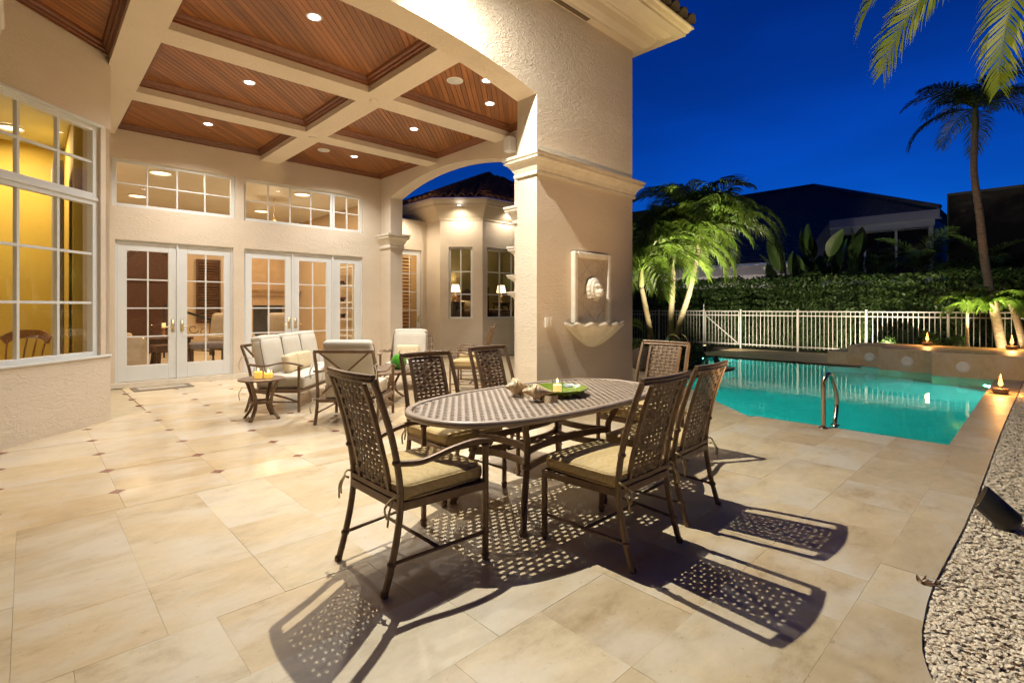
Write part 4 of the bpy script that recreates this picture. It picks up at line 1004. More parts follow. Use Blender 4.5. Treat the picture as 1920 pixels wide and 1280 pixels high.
# ------------------------------------------------------------------ lounge group
def lounge(kind, loc, rz, label, cat):
    n = 3 if kind == 'sofa' else 1; W = .60*n+.06 if n>1 else .66; hx = W/2; fd = .33
    t = thing('outdoor_sofa' if n>1 else 'club_chair', loc, R(rz), label, cat)
    if n == 1: t['group'] = 'cream cushioned club chairs'
    for s in (-1,1):
        MB().tube(smooth_path([(s*(hx+.03),-fd-.05,0),(s*(hx+.03),-fd+.0,.15),(s*(hx+.03),-fd+.03,.34),(s*(hx+.02),-fd-.02,.60),(s*(hx+.01),-fd-.12,.86)],4), reed(.018,.016),(0,1,.2)).build('back_leg', BRONZE, t, True, sharp=50)
        MB().tube([(s*(hx+.04),fd,0),(s*(hx+.04),fd,.60)], reed(.018,.016),(0,1,0)).build('front_leg', BRONZE, t, True, sharp=50)
        MB().tube(smooth_path([(s*(hx+.03),-fd-.02,.62),(s*(hx+.05),-.12,.60),(s*(hx+.05),.12,.645),(s*(hx+.045),fd-.02,.625),(s*(hx+.04),fd+.05,.60)],4), [(-.03,-.010),(.03,-.010),(.034,0),(.03,.010),(-.03,.010),(-.034,0)]).build('armrest', BRONZE, t, True, sharp=50)
        MB().tube([(s*(hx+.03),-fd+.02,.27),(s*(hx+.04),fd,.27)], rect(.012,.02)).build('seat_rail', BRONZE, t)
        MB().tube([(s*(hx+.03),-fd+.01,.13),(s*(hx+.04),fd,.13)], circ(.010,8)).build('stretcher', BRONZE, t, True)
        MB().tube(smooth_path([(s*(hx+.04),fd,.13),(s*(hx+.035),.10,.20),(s*(hx+.035),-.10,.24),(s*(hx+.03),-fd+.03,.26)],4), rect(.006,.012)).build('side_scroll', BRONZE, t)
        yy = -fd-.08
        for z0 in (.30,.70):
            m = MB(); m.tube(smooth_path([(s*(hx-.02),yy+.06,z0),(s*(hx+.05),yy-.0,z0+.02),(s*(hx+.02),yy-.04,z0)],3),circ(.005,6))
            m.tube(smooth_path([(s*(hx+.03),yy-.03,z0),(s*(hx+.055),yy-.05,z0-.07),(s*(hx+.045),yy-.04,z0-.15)],3),rect(.006,.0025),(0,1,0))
            m.build('cushion_tie', CREAM, t, True)
    for y,z,nm in ((-fd-.115,.86,'back_top_rail'),(-fd+.02,.27,'rear_seat_rail'),(fd,.27,'front_seat_rail')):
        MB().tube([(-hx-.02,y,z),(hx+.02,y,z)], rect(.014,.018)).build(nm, BRONZE, t, bevel=.004)
    MB().box(-hx,hx,-fd+.02,fd,.278,.29).build('seat_pan', BRONZE, t)
    for i in range(n):
        xc = (i-(n-1)/2)*.60
        for s in (-1,1): MB().tube([(xc-s*.29,-fd+.0,.36),(xc+s*.29,-fd-.105,.85)], rect(.010,.008),(0,1,0)).build('back_brace', BRONZE, t)
        c = MB().rbox((xc,.045,.375),.297,.335,.085,.045,5,.02).build('seat_cushion', CREAM, t, True, merge=True)
        MB().tube([(xc-.29,.375,.445),(xc+.29,.375,.445)],circ(.005,6)).tube([(xc-.29,.375,.31),(xc+.29,.375,.31)],circ(.005,6)).build('piping', PIPE, c, True)
        Mx = Matrix.Rotation(R(11),3,'X'); bm_ = MB().rbox((xc,-.245,.685),.295,.085,.275,.075,5,0,Mx)
        bc = bm_.build('back_cushion', CREAM, t, True, merge=True)
        ring = []
        for k in range(44):
            a = 2*math.pi*k/44; ca,sa = math.cos(a),math.sin(a); e = .28
            ring.append(Vector((xc,-.245,.685))+Mx@Vector((.292*math.copysign(abs(ca)**e,ca),.058,.272*math.copysign(abs(sa)**e,sa))))
        MB().tube(ring,circ(.0045,6),(0,1,0),closed=True).build('piping', PIPE, bc, True)
        tops = MB(); tops.rbox((xc,-.30,.935),.285,.075,.048,.045,4,0,Mx); tops.build('headroll', CREAM, t, True, merge=True)
    return t
S2 = math.sqrt(.5)
lounge('sofa',(3.03,7.66,0),-135,'cream three-seat patio sofa with brown metal frame before the doors','sofa')
lounge('chair',(2.95,5.88,0),-45,'cream club chair turned with its cross-braced back to the dining table','armchair')
lounge('chair',(4.72,7.55,0),135,'pale cream club chair facing the coffee table with one lumbar pillow','armchair')
def throw_pillow(loc, rz, label, tilt=-18):
    o = MB().rbox((0,0,0),.20,.055,.125,.05,5,0).build('throw_pillow', PILLOW, None, True, loc=loc, rot=(R(tilt),0,R(rz)), merge=True)
    tag(o,label,'pillow','gold lumbar pillows')
def on_sofa(cx_,cy_,rz,lx,ly,z): 
    a = R(rz); return (cx_+lx*math.cos(a)-ly*math.sin(a), cy_+lx*math.sin(a)+ly*math.cos(a), z)
throw_pillow(on_sofa(3.03,7.66,-135,.55,.02,.60),-135+8,'gold damask lumbar pillow on the sofa seat by the side table',12)
throw_pillow(on_sofa(3.03,7.66,-135,.12,.00,.60),-135-6,'gold damask lumbar pillow on the middle seat of the sofa',12)
throw_pillow(on_sofa(4.72,7.55,135,0,-.04,.60),135,'gold damask lumbar pillow on the club chair facing the coffee table',12)
def small_table(name, loc, rz, A, B, hz, label, nl=4):
    t = thing(name,loc,rz,label,'table')
    MB().lathe([(0,hz-.002),(.86,hz-.002),(.93,hz),(1.0,hz-.006),(1.0,hz-.022),(.93,hz-.026),(0,hz-.026)],n=40).build('table_top', BRONZE2, t, True, sharp=40).scale = (A,B,1)
    for i in range(nl):
        a = 2*math.pi*(i+.5)/nl; ca,sa = math.cos(a)*A,math.sin(a)*B
        for d in (-.012,.012):
            tx,ty = -math.sin(a)*d, math.cos(a)*d
            MB().tube(smooth_path([(ca*.80+tx,sa*.80+ty,hz-.026),(ca*.62+tx,sa*.62+ty,hz*.72),(ca*.46+tx,sa*.46+ty,hz*.45),(ca*.55+tx,sa*.55+ty,hz*.22),(ca*.86+tx,sa*.86+ty,.0)],5), circ(.0125,8),(math.sin(a),-math.cos(a),0)).build('leg', BRONZE, t, True)
    MB().tube([(A*.46*math.cos(2*math.pi*i/24),B*.46*math.sin(2*math.pi*i/24),hz*.42) for i in range(24)], rect(.008,.014),closed=True).build('leg_ring', BRONZE, t)
    return t
small_table('side_table',(2.10,6.68,0),R(-5),.265,.265,.50,'small round brown metal side table with two candles beside the sofa')
YW = make_emit('glowing_yellow_wax',(1.0,.62,.10),.75)  # wax glows by emission in place of flame light shining through
candle((2.055,6.66,.4985),.044,.085,.135,'tall yellow candle in a glass cup on the round side table',wax=YW); candle((2.16,6.62,.4985),.050,.062,.095,'wide yellow candle in a glass cup on the round side table',wax=YW)
small_table('coffee_table',(3.80,6.72,0),R(45),.58,.36,.46,'oval brown metal coffee table with green vases in the loggia')
v = thing('green_vase',(3.98,6.60,.4585),0,'glossy round green ceramic gourd on the coffee table','vase')
MB().lathe([(0,0),(.06,0),(.10,.04),(.118,.10),(.105,.155),(.07,.20),(.03,.222),(0,.226)],n=28,wob=lambda a,r,z:1+.02*math.cos(8*a)).build('body', varied('bright_green',(.03,.20,.015),(.07,.30,.02),5,.1), v, True)
MB().tube(smooth_path([(0,0,.224),(.01,0,.245),(.03,.01,.262)],3),circ(.008,8)).build('stem', TRUNK, v, True)
v = thing('artichoke_ornament',(3.66,6.80,.4585),0,'grey green artichoke ornament on the coffee table','ornament')
MB().lathe([(0,0),(.035,0),(.05,.02),(.03,.03)],n=16).build('foot', varied('sage',(.16,.19,.12),(.24,.27,.18),9,.6), v, True)
for r_ in range(5):
    for k in range(9-r_):
        a = 2*math.pi*(k+.5*(r_%2))/(9-r_); q = MB().rbox((0,0,0),.026,.010,.034,.009,3)
        q.build('scale', MATS['sage'], v, True, loc=((.068-.010*r_)*math.cos(a),(.068-.010*r_)*math.sin(a),.055+.024*r_), rot=(R(-16-8*r_),0,a+R(90)-math.pi), merge=True)
mg = thing('magazine',(3.50,6.55,.4585),R(30),'white magazine lying on the near end of the coffee table','magazine')
MB().box(-.13,.13,-.10,.10,0,.012).build('pages', WHITE, mg); MB().box(-.132,.132,-.102,.102,.0125,.0145).build('cover', varied('cover',(.55,.55,.5),(.8,.8,.76),14,.3), mg)
dm = thing('door_mat',(1.68,10.42,0),R(0),'grey bordered door mat in front of the paired doors','mat')
MB().box(-.42,.42,-.24,.24,.001,.010).build('border', varied('mat_border',(.16,.13,.09),(.22,.18,.13),60,.95,bstr=.5,bscale=200), dm)
MB().box(-.34,.34,-.165,.165,.0105,.0125).build('mat_field', varied('mat_field',(.36,.31,.23),(.44,.39,.30),90,.95,bstr=.5,bscale=200), dm)

# ------------------------------------------------------------------ lion wall fountain, switch, outlet
lf = thing('wall_fountain',(5.375,FW0,0),0,'cast stone lion head wall fountain with scalloped shell basin on the pier','fountain')
zb0, zt0, hw = 1.165, 2.08, .395; th = .07
f_ = MB().box(-hw,-hw+.075,-th,-.001,zb0,zt0).box(hw-.075,hw,-th,-.001,zb0,zt0).box(-hw+.075,hw-.075,-th,-.001,zt0-.075,zt0)
f_.build('frame', STONE, lf, bevel=.018)
pan = [(-hw+.075,zb0),(hw-.075,zb0),(hw-.075,zt0-.075),(-hw+.075,zt0-.075)]
i = 0; TT = varied('fountain_tile',(.44,.36,.27),(.54,.46,.36),14,.7,bstr=.2)
MB().box(-hw+.075,hw-.075,-.012,-.001,zb0,zt0-.075).build('panel_back', MATS['mortar'], lf)
d1 = Vector((1,1.25)).normalized(); d2 = Vector((1,-1.25)).normalized()
for i in range(-6,9):
    for j in range(-6,9):
        s_ = .215; q = clip_poly(clip_poly(pan,d1.x,d1.y,(i+1)*s_-.002+1.2),-d1.x,-d1.y,-(i*s_+.002+1.2)); q = clip_poly(clip_poly(q,d2.x,d2.y,(j+1)*s_-.002-1.3),-d2.x,-d2.y,-(j*s_+.002-1.3)) if q else q
        if len(q) >= 3: MB().add([(x,-.024,z) for x,z in q]+[(x,-.0125,z) for x,z in q],[tuple(range(len(q)-1,-1,-1))]+[(k,(k+1)%len(q),(k+1)%len(q)+len(q),k+len(q)) for k in range(len(q))]).build('panel_tile', TT, lf)
lh = MB()
def blob(c,r,rot=None): lh.rbox(c,r[0],r[1],r[2],min(r)*.98,4,0,rot)
blob((0,-.07,1.60),(.085,.085,.115)); blob((0,-.15,1.565),(.048,.065,.042)); blob((0,-.145,1.525),(.036,.05,.020)); blob((0,-.195,1.592),(.024,.020,.016))
for s in (-1,1): blob((s*.036,-.145,1.645),(.030,.022,.013)); blob((s*.024,-.178,1.565),(.026,.028,.022)); blob((s*.07,-.06,1.71),(.026,.02,.028))
blob((0,-.125,1.64),(.020,.050,.03))
for k in range(15):
    a = R(-62+k*20.3); blob((.108*math.cos(a),-.055,1.595+.128*math.sin(a)),(.034,.05,.034)); blob((.080*math.cos(a+.2),-.085,1.60+.104*math.sin(a+.2)),(.022,.045,.024))
    
lo = lh.build('lion_head', STONE, lf, True); rm = lo.modifiers.new('r','REMESH'); rm.mode='VOXEL'; rm.voxel_size=.0065; rm.use_smooth_shade=True; sm = lo.modifiers.new('s','SMOOTH'); sm.iterations=2
bs = MB(); nu=72; 
def basin(u,v,off=0):
    a = math.pi*u; k = v; sc_ = .11+.89*k**1.0
    fl_ = 1+.055*math.cos(15*a*1.0)*k; rx = .53*sc_*fl_; ry = .38*sc_*fl_
    z = .85+.30*k**1.35 + .016*math.cos(15*a)*k**3
    return (-.0+rx*math.cos(math.pi-a)+.03, -ry*math.sin(a)-.003, z+off)
bs.grid(lambda u,v: basin(u,v),nu,16); bs.grid(lambda u,v: (lambda p: (p[0]*.95,p[1]*.94,p[2]+.022-.0*v))(basin(u,v)),nu,16)
for i in range(nu):
    p = 16*(nu+1)+i; q = p+17*(nu+1); bs.f.append((p,p+1,q+1,q))
bs.build('shell_basin', STONE, lf, True)
tag(MB().box(-.055,.055,-.035,-.001,-.06,.06).box(-.04,-.012,-.045,-.0355,-.04,.045).box(.012,.04,-.045,-.0355,-.04,.045).build('wall_switch', STONE, loc=(4.546,FW0,1.19), bevel=.004),'cream double switch box on the stucco pier left of the fountain','switch')
tag(MB().box(-.04,.04,-.03,-.001,-.06,.06).box(-.03,.03,-.036,-.0305,-.05,.05).build('wall_outlet', BRASS, loc=(5.83,YB,.47), bevel=.006),'tan outlet cover low on the back wall beside the sidelight','outlet')
# ------------------------------------------------------------------ pool side things
hr = thing('pool_handrail',(6.55,1.74,0),0,'polished steel hooped handrail at the near pool edge','handrail')
m = MB(); m.tube(smooth_path([(0,.0,0),(0,.0,.30),(0,0,.50),(.03,-.02,.585),(.12,-.03,.60),(.22,-.04,.50),(.30,-.05,.36),(.33,-.05,.24),(.30,-.05,.14),(.26,-.05,.05),(.26,-.05,-.10)],6), circ(.024,12),(0,1,0)); m.build('rail', STEEL, hr, True)
MB().lathe([(.024,.012),(.045,.010),(.05,.001)],n=16).lathe([(.024,.012),(.045,.010),(.05,.001)],c=(.26,-.05,-.0),n=16).build('flange', STEEL, hr, True)
ld = thing('pool_ladder',(12.85,6.98,0),0,'pale twin-rail pool ladder below the palm trunks','ladder')
for x in (0,.42): MB().tube(smooth_path([(x,.30,0),(x,.30,.40),(x,.18,.60),(x,-.02,.58),(x,-.16,.35),(x,-.18,-.5)],5), circ(.022,10),(1,0,0)).build('rail', STEEL, ld, True)
for z in (-.2,-.45): MB().tube([(0,-.18,z),(.42,-.18,z)],rect(.03,.012)).build('step', STEEL, ld)

spw = thing('spa_wall',(0,0,0),0,'stepped tan stone raised wall at the end of the pool','wall')
for x0,y0,y1,zt in ((13.5,.20,1.618,.45),(13.9,1.62,2.598,.45),(14.4,2.60,3.30,.45),(14.45,3.302,3.75,.28)):
    b = MB(); b.box(x0,15.9,y0,y1,-1.3,zt-.03); bl = b.build('stone_block', SPA, spw, bevel=.006)
    MB().box(x0-.012,15.91,y0+.001,y1-.001,zt-.029,zt).build('coping_slab', TRAV, bl, bevel=.004)
WF = varied('white_fitting',(.62,.62,.58),(.70,.70,.66),6,.5)
for x,y,z in ((13.5,1.13,.18),(13.9,2.08,.19),(14.4,2.86,.19)):
    jt = MB(); jt.lathe([(0,.016),(.02,.014),(.03,.020),(.085,.016),(.105,.008),(.11,.0)],n=26); jt.build('jet_cover', WF, spw, True, loc=(x-.001,y,z), rot=(0,R(-90),0))
BOWL = varied('lamp_bowl',(.10,.055,.03),(.17,.10,.06),12,.6)
def oil_lamp(loc,label,p=16,s=1.):
    t = thing('oil_lamp',loc,0,label,'oil lamp','burning oil lamps around the pool')
    MB().lathe([(0,0),(.075,0),(.098,.03),(.105,.075),(.095,.088),(.03,.092),(.022,.115),(.014,.12),(0,.12)],n=20).build('bowl', BOWL, t, True)
    MB().lathe([(0,.112),(.014,.126),(.027,.155),(.025,.19),(.016,.235),(.007,.285),(.002,.315),(0,.32)],n=14,wob=lambda a,r,z:1+.22*math.cos(2*a+z*26)).build('flame', FLAME, t, True)
    lamp('flame_light','POINT',(0,0,.26),p*2.4,(1,.45,.12),t,shadow_soft_size=.03)
oil_lamp((11.17,.49,0),'burning oil lamp on the coping beside the shell gravel')
oil_lamp((15.45,.50,.45),'burning oil lamp on the spa wall below the leaning palm')
oil_lamp((15.60,1.95,.45),'burning oil lamp on the spa wall in front of the fence pickets',10)

# landscape spot lights; those labelled added only brighten what they face
def spot(loc, target, label, p, c, size=70, s=1.):
    t = thing('garden_spotlight',loc,0,label,'spotlight','black garden spotlights')
    MB().lathe([(0,-.12),(.010,-.10),(.012,.06),(.03,.07),(.03,.085),(0,.085)],n=10).build('stake', BLACK, t, True)
    d = (Vector(target)-Vector(loc)).normalized(); q = d.to_track_quat('Z','Y'); r = .060*s; L = .15*s
    m = MB(); n = 28; cut = .022*s
    ring = lambda rr,z,k: [(rr*math.cos(2*math.pi*i/n), rr*math.sin(2*math.pi*i/n), z + (k*math.sin(2*math.pi*i/n))) for i in range(n)]
    rs_ = [ring(.0,-.02,0),ring(r*.8,-.02,0),ring(r,0,0),ring(r,L,cut),ring(r-.006,L,cut),ring(r-.006,.04,0),ring(0.0,.04,0)]
    for k_ in rs_: m.v += k_
    for a in range(len(rs_)-1):
        for i in range(n): m.f.append((a*n+i,a*n+(i+1)%n,(a+1)*n+(i+1)%n,(a+1)*n+i))
    sh_ = m.build('shroud', BLACK, t, True, loc=(0,0,.10*s), rot=q.to_euler(), sharp=50)
    MB().lathe([(r-.0075,.045),(r-.0075,L-.03*s)],n=24).build('reflector', WHITE, sh_, True)
    MB().lathe([(0,.048),(r-.009,.048)],n=20).build('lens', make_emit('spot_lens',c,5), sh_)
    l = lamp('spot_lamp','SPOT',tuple(d*(.245*s)+Vector((0,0,.10*s))),p,c,t,spot_size=R(size),spot_blend=.7,shadow_soft_size=.03)
    l.rotation_euler = d.to_track_quat('-Z','Y').to_euler()
spot((4.42,.150,-.09),(3.9,4.1,3.7),'black tilted garden spotlight standing in the shell gravel',330,(1,.62,.30),80,1.25)
spot((7.2,-1.1,-.03),(7.9,-.1,5.2),'black garden spotlight under the overhanging palm',2600,(1,.80,.36),80)
spot((11.32,5.12,.0),(13.2,7.2,3.0),'black garden spotlight on the deck corner beside the round shrub',3300,(1,.92,.58),62)
spot((12.2,7.1,.0),(13.2,7.3,3.6),'black garden spotlight at the pool edge before the palm trunks',260,(1,.86,.45),90)
spot((14.95,7.15,.0),(13.5,6.9,3.9),'added fill spotlight behind the palm trunks toward the gate',1500,(1,.90,.5),75)  # added so the upper palm crown is lit too
spot((23.3,4.4,-.05),(24.0,4.4,4.8),'added fill spotlight below the upper neighbour fascia',40,(.80,.86,1),120)  # added lamp to brighten the upper fascia, no known source there
spot((11.45,8.2,.0),(12.4,7.8,2.6),'black garden spotlight beside the young date palm',330,(1,.86,.45),90)
spot((15.2,7.12,.0),(18.6,6.6,2.5),'added fill spotlight aimed across the deck at the hedge',520,(1,.86,.6),120)  # added to brighten hedge and fence
spot((16.1,2.9,.0),(18.6,4.0,1.8),'added fill spotlight behind the spa wall aimed at the hedge',520,(1,.82,.55),130)  # added to brighten the hedge from behind the spa wall
spot((19.88,8.6,-.05),(20.8,9.4,2.9),'added fill spotlight washing the neighbour fascia behind the hedge',150,(1,.85,.75),150)  # added behind the hedge to brighten the lower fascia
spot((19.9,12.5,-.05),(20.8,12.8,2.9),'added fill spotlight washing the far end of the neighbour fascia',130,(1,.85,.75),150)  # added to brighten the far stretch of the fascia
spot((19.25,1.9,-.05),(19.9,2.2,2.8),'added fill spotlight under the dark feathery palms',160,(1,.9,.55),130)  # added so the dark palms show against the enclosure
spot((16.02,1.05,.0),(16.55,1.1,4.2),'black garden spotlight at the foot of the tall palm',900,(1,.82,.5),70)
spot((16.2,.45,.0),(17.4,1.4,1.8),'black garden spotlight under the split-leaf plant',70,(1,.80,.45),120)

# ------------------------------------------------------------------ fence and gate
FX = 17.5
fe = thing('fence',(FX,0,0),0,'white metal picket fence along the garden hedge','fence')
PK = MB().box(-.0075,.0075,-.0075,.0075,.07,1.235).mesh('picket',FENCEW)
PO = MB().box(-.026,.026,-.026,.026,-.02,1.28).box(-.031,.031,-.031,.031,1.281,1.30).mesh('post',FENCEW)
for y in (12.0,10.2,8.42,7.12,5.36,3.56,1.76,-.04,-1.84): inst('post',PO,fe,(0,y,0))
def rails(par,y0,y1):
    for z in (.13,1.10,1.235): MB().box(-.017,.017,y0,y1,z-.016,z+.016).build('rail', FENCEW, par)
    n = int((y1-y0)/.112)
    for i in range(1,n): inst('picket',PK,par,(0,y0+(y1-y0)*i/n,0))
for a,b in ((-1.80,-.08),(0,1.72),(1.80,3.52),(3.60,5.32),(5.40,7.08),(8.46,10.16),(10.24,11.96)): rails(fe,a,b)
gt = thing('fence_gate',(FX,0,0),0,'white picket gate with diagonal brace in the fence','gate')
rails(gt,7.20,8.34); MB().box(-.016,.016,7.17,7.199,.1,1.24).box(-.016,.016,8.341,8.37,.1,1.24).build('stile', FENCEW, gt)
MB().tube([(-.03,8.33,1.08),(-.03,7.21,.16)], rect(.010,.014)).build('diagonal_brace', FENCEW, gt)
MB().lathe([(.0,1.50),(.012,1.49),(.02,1.42),(.012,1.40),(.012,1.30)],c=(-.0,8.42,0),n=8).build('latch_post', FENCEW, gt)

# ------------------------------------------------------------------ plants
def leaf_cloud(mb, pts, size, rnd, up=.3):
    for p, nrm in pts:
        d = (Vector(nrm)+Vector((rnd.uniform(-1,1),rnd.uniform(-1,1),rnd.uniform(-.6,1)))*.9).normalized()
        t = d.cross(Vector((rnd.uniform(-1,1),rnd.uniform(-1,1),rnd.uniform(-1,1)))).normalized(); b = d.cross(t); s = size*rnd.uniform(.6,1.25)
        c = Vector(p); mb.add([c-t*s, c+b*s*.42+d*s*.12, c+t*s, c-b*s*.42+d*s*.12], [(0,1,2,3)])
rh_ = random.Random(21)
hd = thing('hedge',(18.95,5.5,0),0,'tall clipped green hedge behind the white fence','hedge')
MB().grid(lambda u,v: (-.05+.08*noise.noise(Vector((u*14,v*3,1))), -10+20*u, 2.1*v+.1*noise.noise(Vector((u*20,v,5)))),60,10).box(.05,.5,-10,10,0,1.95).build('dark_core', varied('hedge_core',(.006,.011,.004),(.012,.02,.007),9,.95), hd)  # near-black core sheet and box stand in for shade between the leaves
m = MB(); pts = []
for i in range(46000):
    y = -10+20*rh_.random(); 
    if rh_.random() < .74:
        z = 2.35*rh_.random(); b = noise.noise(Vector((y*.9,z*1.2,0)))*.30+noise.noise(Vector((y*2.7,z*2.7,4)))*.16
        pts.append(((-.50+b+rh_.uniform(-.06,.06), y, z), (-1,0,.3)))
    else:
        x = rh_.uniform(-.5,.5); z = 2.32+.22*noise.noise(Vector((y*1.3,x,2)))+.16*noise.noise(Vector((y*4,x*3,7)))+rh_.uniform(-.05,.10); pts.append(((x,y,z),(-.2,0,1)))
leaf_cloud(m, pts, .066, rh_); m.build('foliage', HEDGE, hd)

def make_frond(seed, L, e0, e1, n=42, Lm=.42, w=.016, droop=.5, spread=52, vlift=.35):
    r = random.Random(seed); seg = 16; P = []; p = Vector((0,0,0)); T = []
    for i in range(seg+1):
        s = i/seg; e = R(e0+(e1-e0)*(s**1.15)); t = Vector((math.cos(e),.10*math.sin(s*2+seed),math.sin(e))).normalized()
        P.append(p.copy()); T.append(t); p = p+t*(L/seg)
    mb = MB(); mb.tube(P, circ(.011,5),(0,1,0),scale=[1.5-1.35*i/seg for i in range(seg+1)])
    for k in range(n):
        s = .13+.86*k/(n-1); f = s*seg; i = min(seg-1,int(f)); a = f-i; q = P[i].lerp(P[i+1],a); t = T[i].lerp(T[i+1],a).normalized()
        up = Vector((0,1,0)).cross(t); up = -up if up.z < 0 else up; sd = t.cross(up).normalized()
        ll = Lm*(.35+.65*math.sin(math.pi*min(1,(s*.86+.10)))**.8)*r.uniform(.88,1.08)*(1 if s<.9 else .8)
        for sg in (-1,1):
            an = R(spread*(1.08-.45*s)+r.uniform(-6,6)); d = (t*math.cos(an)+sd*sg*math.sin(an)+up*(vlift*r.uniform(.6,1.2)*(1-s*.5))).normalized()
            wd = t*w*r.uniform(.8,1.1)
            q1 = q+d*ll*.5; d2 = (d+Vector((0,0,-droop*r.uniform(.7,1.3)))).normalized(); q2 = q1+d2*ll*.32; d3 = (d2+Vector((0,0,-droop*1.1))).normalized(); q3 = q2+d3*ll*.25
            mb.add([q-wd*.5,q+wd*.5,q1+wd,q1-wd*.9,q2+wd*.6,q2-wd*.5,q3],[(0,1,2,3),(3,2,4,5),(5,4,6)])
    return mb
FR = {}
def frond_set(key, m, specs): FR[key] = [make_frond(i*7+len(key),*sp).mesh('frond',m,False) for i,sp in enumerate(specs)]
frond_set('adonidia', LEAF, [(2.1,66,-66,46,.62,.026,.55),(2.3,52,-72,48,.64,.026,.6),(1.9,76,-40,44,.58,.026,.45),(2.1,36,-80,46,.62,.026,.6)])
frond_set('tall', LEAFD, [(1.55,45,-55,40,.46,.018,.6),(1.5,20,-70,40,.46,.018,.6),(1.35,65,-20,38,.42,.018,.5)])
frond_set('yellow', LEAFY, [(2.6,20,-85,80,.60,.021,.5),(2.4,45,-80,76,.58,.021,.5),(2.7,5,-88,80,.56,.021,.45)])
frond_set('dark', LEAFD, [(1.9,68,-25,40,.46,.018,.35),(1.8,50,-45,40,.46,.018,.4),(1.6,80,10,36,.42,.018,.3)])
frond_set('pygmy', LEAF, [(.75,60,-50,34,.20,.006,.3),(.7,35,-60,34,.20,.006,.3)])
frond_set('philo', make_leaf('philodendron_leaf',(.07,.14,.015),(.12,.21,.03),.3), [(.72,45,-55,13,.28,.036,.3,60,.1),(.66,20,-70,13,.26,.036,.3,60,.1),(.6,70,-30,13,.24,.036,.3,60,.1)])
def palm(name, path, r0, r1, key, nf, label, cat='palm tree', group=None, shaft=.5, seed=1, tilt=(-12,18), sc_=1., azs=None, mtr=None):
    t = thing(name, path[0], 0, label, cat, group); o = Vector(path[0]); rel = [Vector(p)-o for p in path]; rr = random.Random(seed)
    sp = smooth_path(rel,10); L = len(sp); rad = [r0+(r1-r0)*i/(L-1)+ (.35*r0*max(0,1-i/4.)) for i in range(L)]
    MB().tube(sp, circ(1,12),(0,1,0),scale=[q*(1+.05*(i%2)) for i,q in enumerate(rad)]).build('trunk', mtr or TRUNK, t, True)
    topv = sp[-1]
    if shaft:
        MB().lathe([(r1*1.02,-.02),(r1*1.25,.04),(r1*1.15,shaft*.5),(r1*.8,shaft),(r1*.3,shaft+.1)],c=topv,n=12).build('crownshaft', CROWNSH, t, True)
    c = topv+Vector((0,0,shaft))
    for i in range(nf):
        az = azs[i] if azs else i*2*math.pi/nf*1.0 + rr.uniform(-.25,.25) + (i%3)*.5
        k = i % len(FR[key]); ti = R(rr.uniform(*tilt)); s = sc_*rr.uniform(.88,1.12)
        inst('frond', FR[key][k], t, c, (R(rr.uniform(-12,12)),ti,az), (s,s,s))
    return t
palm('palm_tree',[(12.80,7.62,-.05),(12.68,7.70,.86),(12.50,7.84,1.95)],.085,.065,'adonidia',23,'lit feathery palm with ringed trunk leaning toward the pier',group='palms beside the pool',tilt=(-20,32),seed=2,shaft=.45,sc_=1.08)
palm('palm_tree',[(13.38,7.45,-.05),(13.40,7.42,1.16),(13.43,7.37,2.55)],.085,.068,'adonidia',24,'lit feathery palm with the straight middle trunk',group='palms beside the pool',tilt=(-20,32),seed=5,shaft=.55,sc_=1.08)
palm('palm_tree',[(13.15,7.28,-.05),(13.26,7.05,1.01),(13.41,6.86,1.83),(13.58,6.68,3.0)],.085,.062,'adonidia',26,'lit feathery palm with trunk leaning toward the gate',group='palms beside the pool',tilt=(-20,32),seed=9,shaft=.55,sc_=1.15)
palm('tall_palm_tree',[(16.98,.66,-.09),(16.82,.81,1.06),(16.64,.99,2.34),(16.53,1.09,3.62),(16.43,1.18,4.62),(16.47,1.16,5.62)],.105,.058,'tall',21,'tall slender palm with bare curved trunk rising behind the spa wall',seed=4,shaft=.5,mtr=varied('tall_trunk',(.20,.15,.10),(.36,.29,.21),10,.9,bstr=.7,bscale=16,bdist=.02,stretch=(1,1,3)))
palm('overhanging_palm',[(7.85,-2.3,-.05),(7.95,-1.95,2.0),(8.15,-1.2,4.2),(8.36,-.36,5.55)],.16,.09,'yellow',9,'palm with long yellow green fronds hanging over the terrace edge',seed=3,shaft=.35,azs=[R(100),R(120),R(20),R(60),R(180),R(230),R(280),R(325),R(150)],tilt=(-6,10))
palm('young_date_palm',[(11.75,7.75,-.05),(11.70,7.80,.45),(11.66,7.85,.80)],.10,.08,'pygmy',16,'small bright green date palm with stubby trunk beside the pier',shaft=.05,seed=8)
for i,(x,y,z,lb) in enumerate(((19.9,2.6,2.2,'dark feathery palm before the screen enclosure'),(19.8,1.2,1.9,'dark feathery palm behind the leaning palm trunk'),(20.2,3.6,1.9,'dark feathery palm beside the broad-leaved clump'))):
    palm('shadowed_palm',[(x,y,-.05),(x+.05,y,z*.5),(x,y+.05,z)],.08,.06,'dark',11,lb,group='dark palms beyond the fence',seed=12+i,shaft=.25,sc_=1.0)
ph = palm('philodendron',[(16.75,.25,-.05),(16.7,.33,.45),(16.62,.45,1.05),(16.55,.55,1.50)],.085,.06,'philo',22,'bright green split-leaf philodendron with leaning stem beside the tall palm','plant',shaft=.02,seed=6,sc_=1.0)
palm('philodendron',[(16.5,1.25,-.05),(16.45,1.3,.6),(16.4,1.3,1.45)],.04,.03,'philo',16,'split-leaf philodendron in front of the tall palm trunk','plant',shaft=.02,seed=16,sc_=.95)
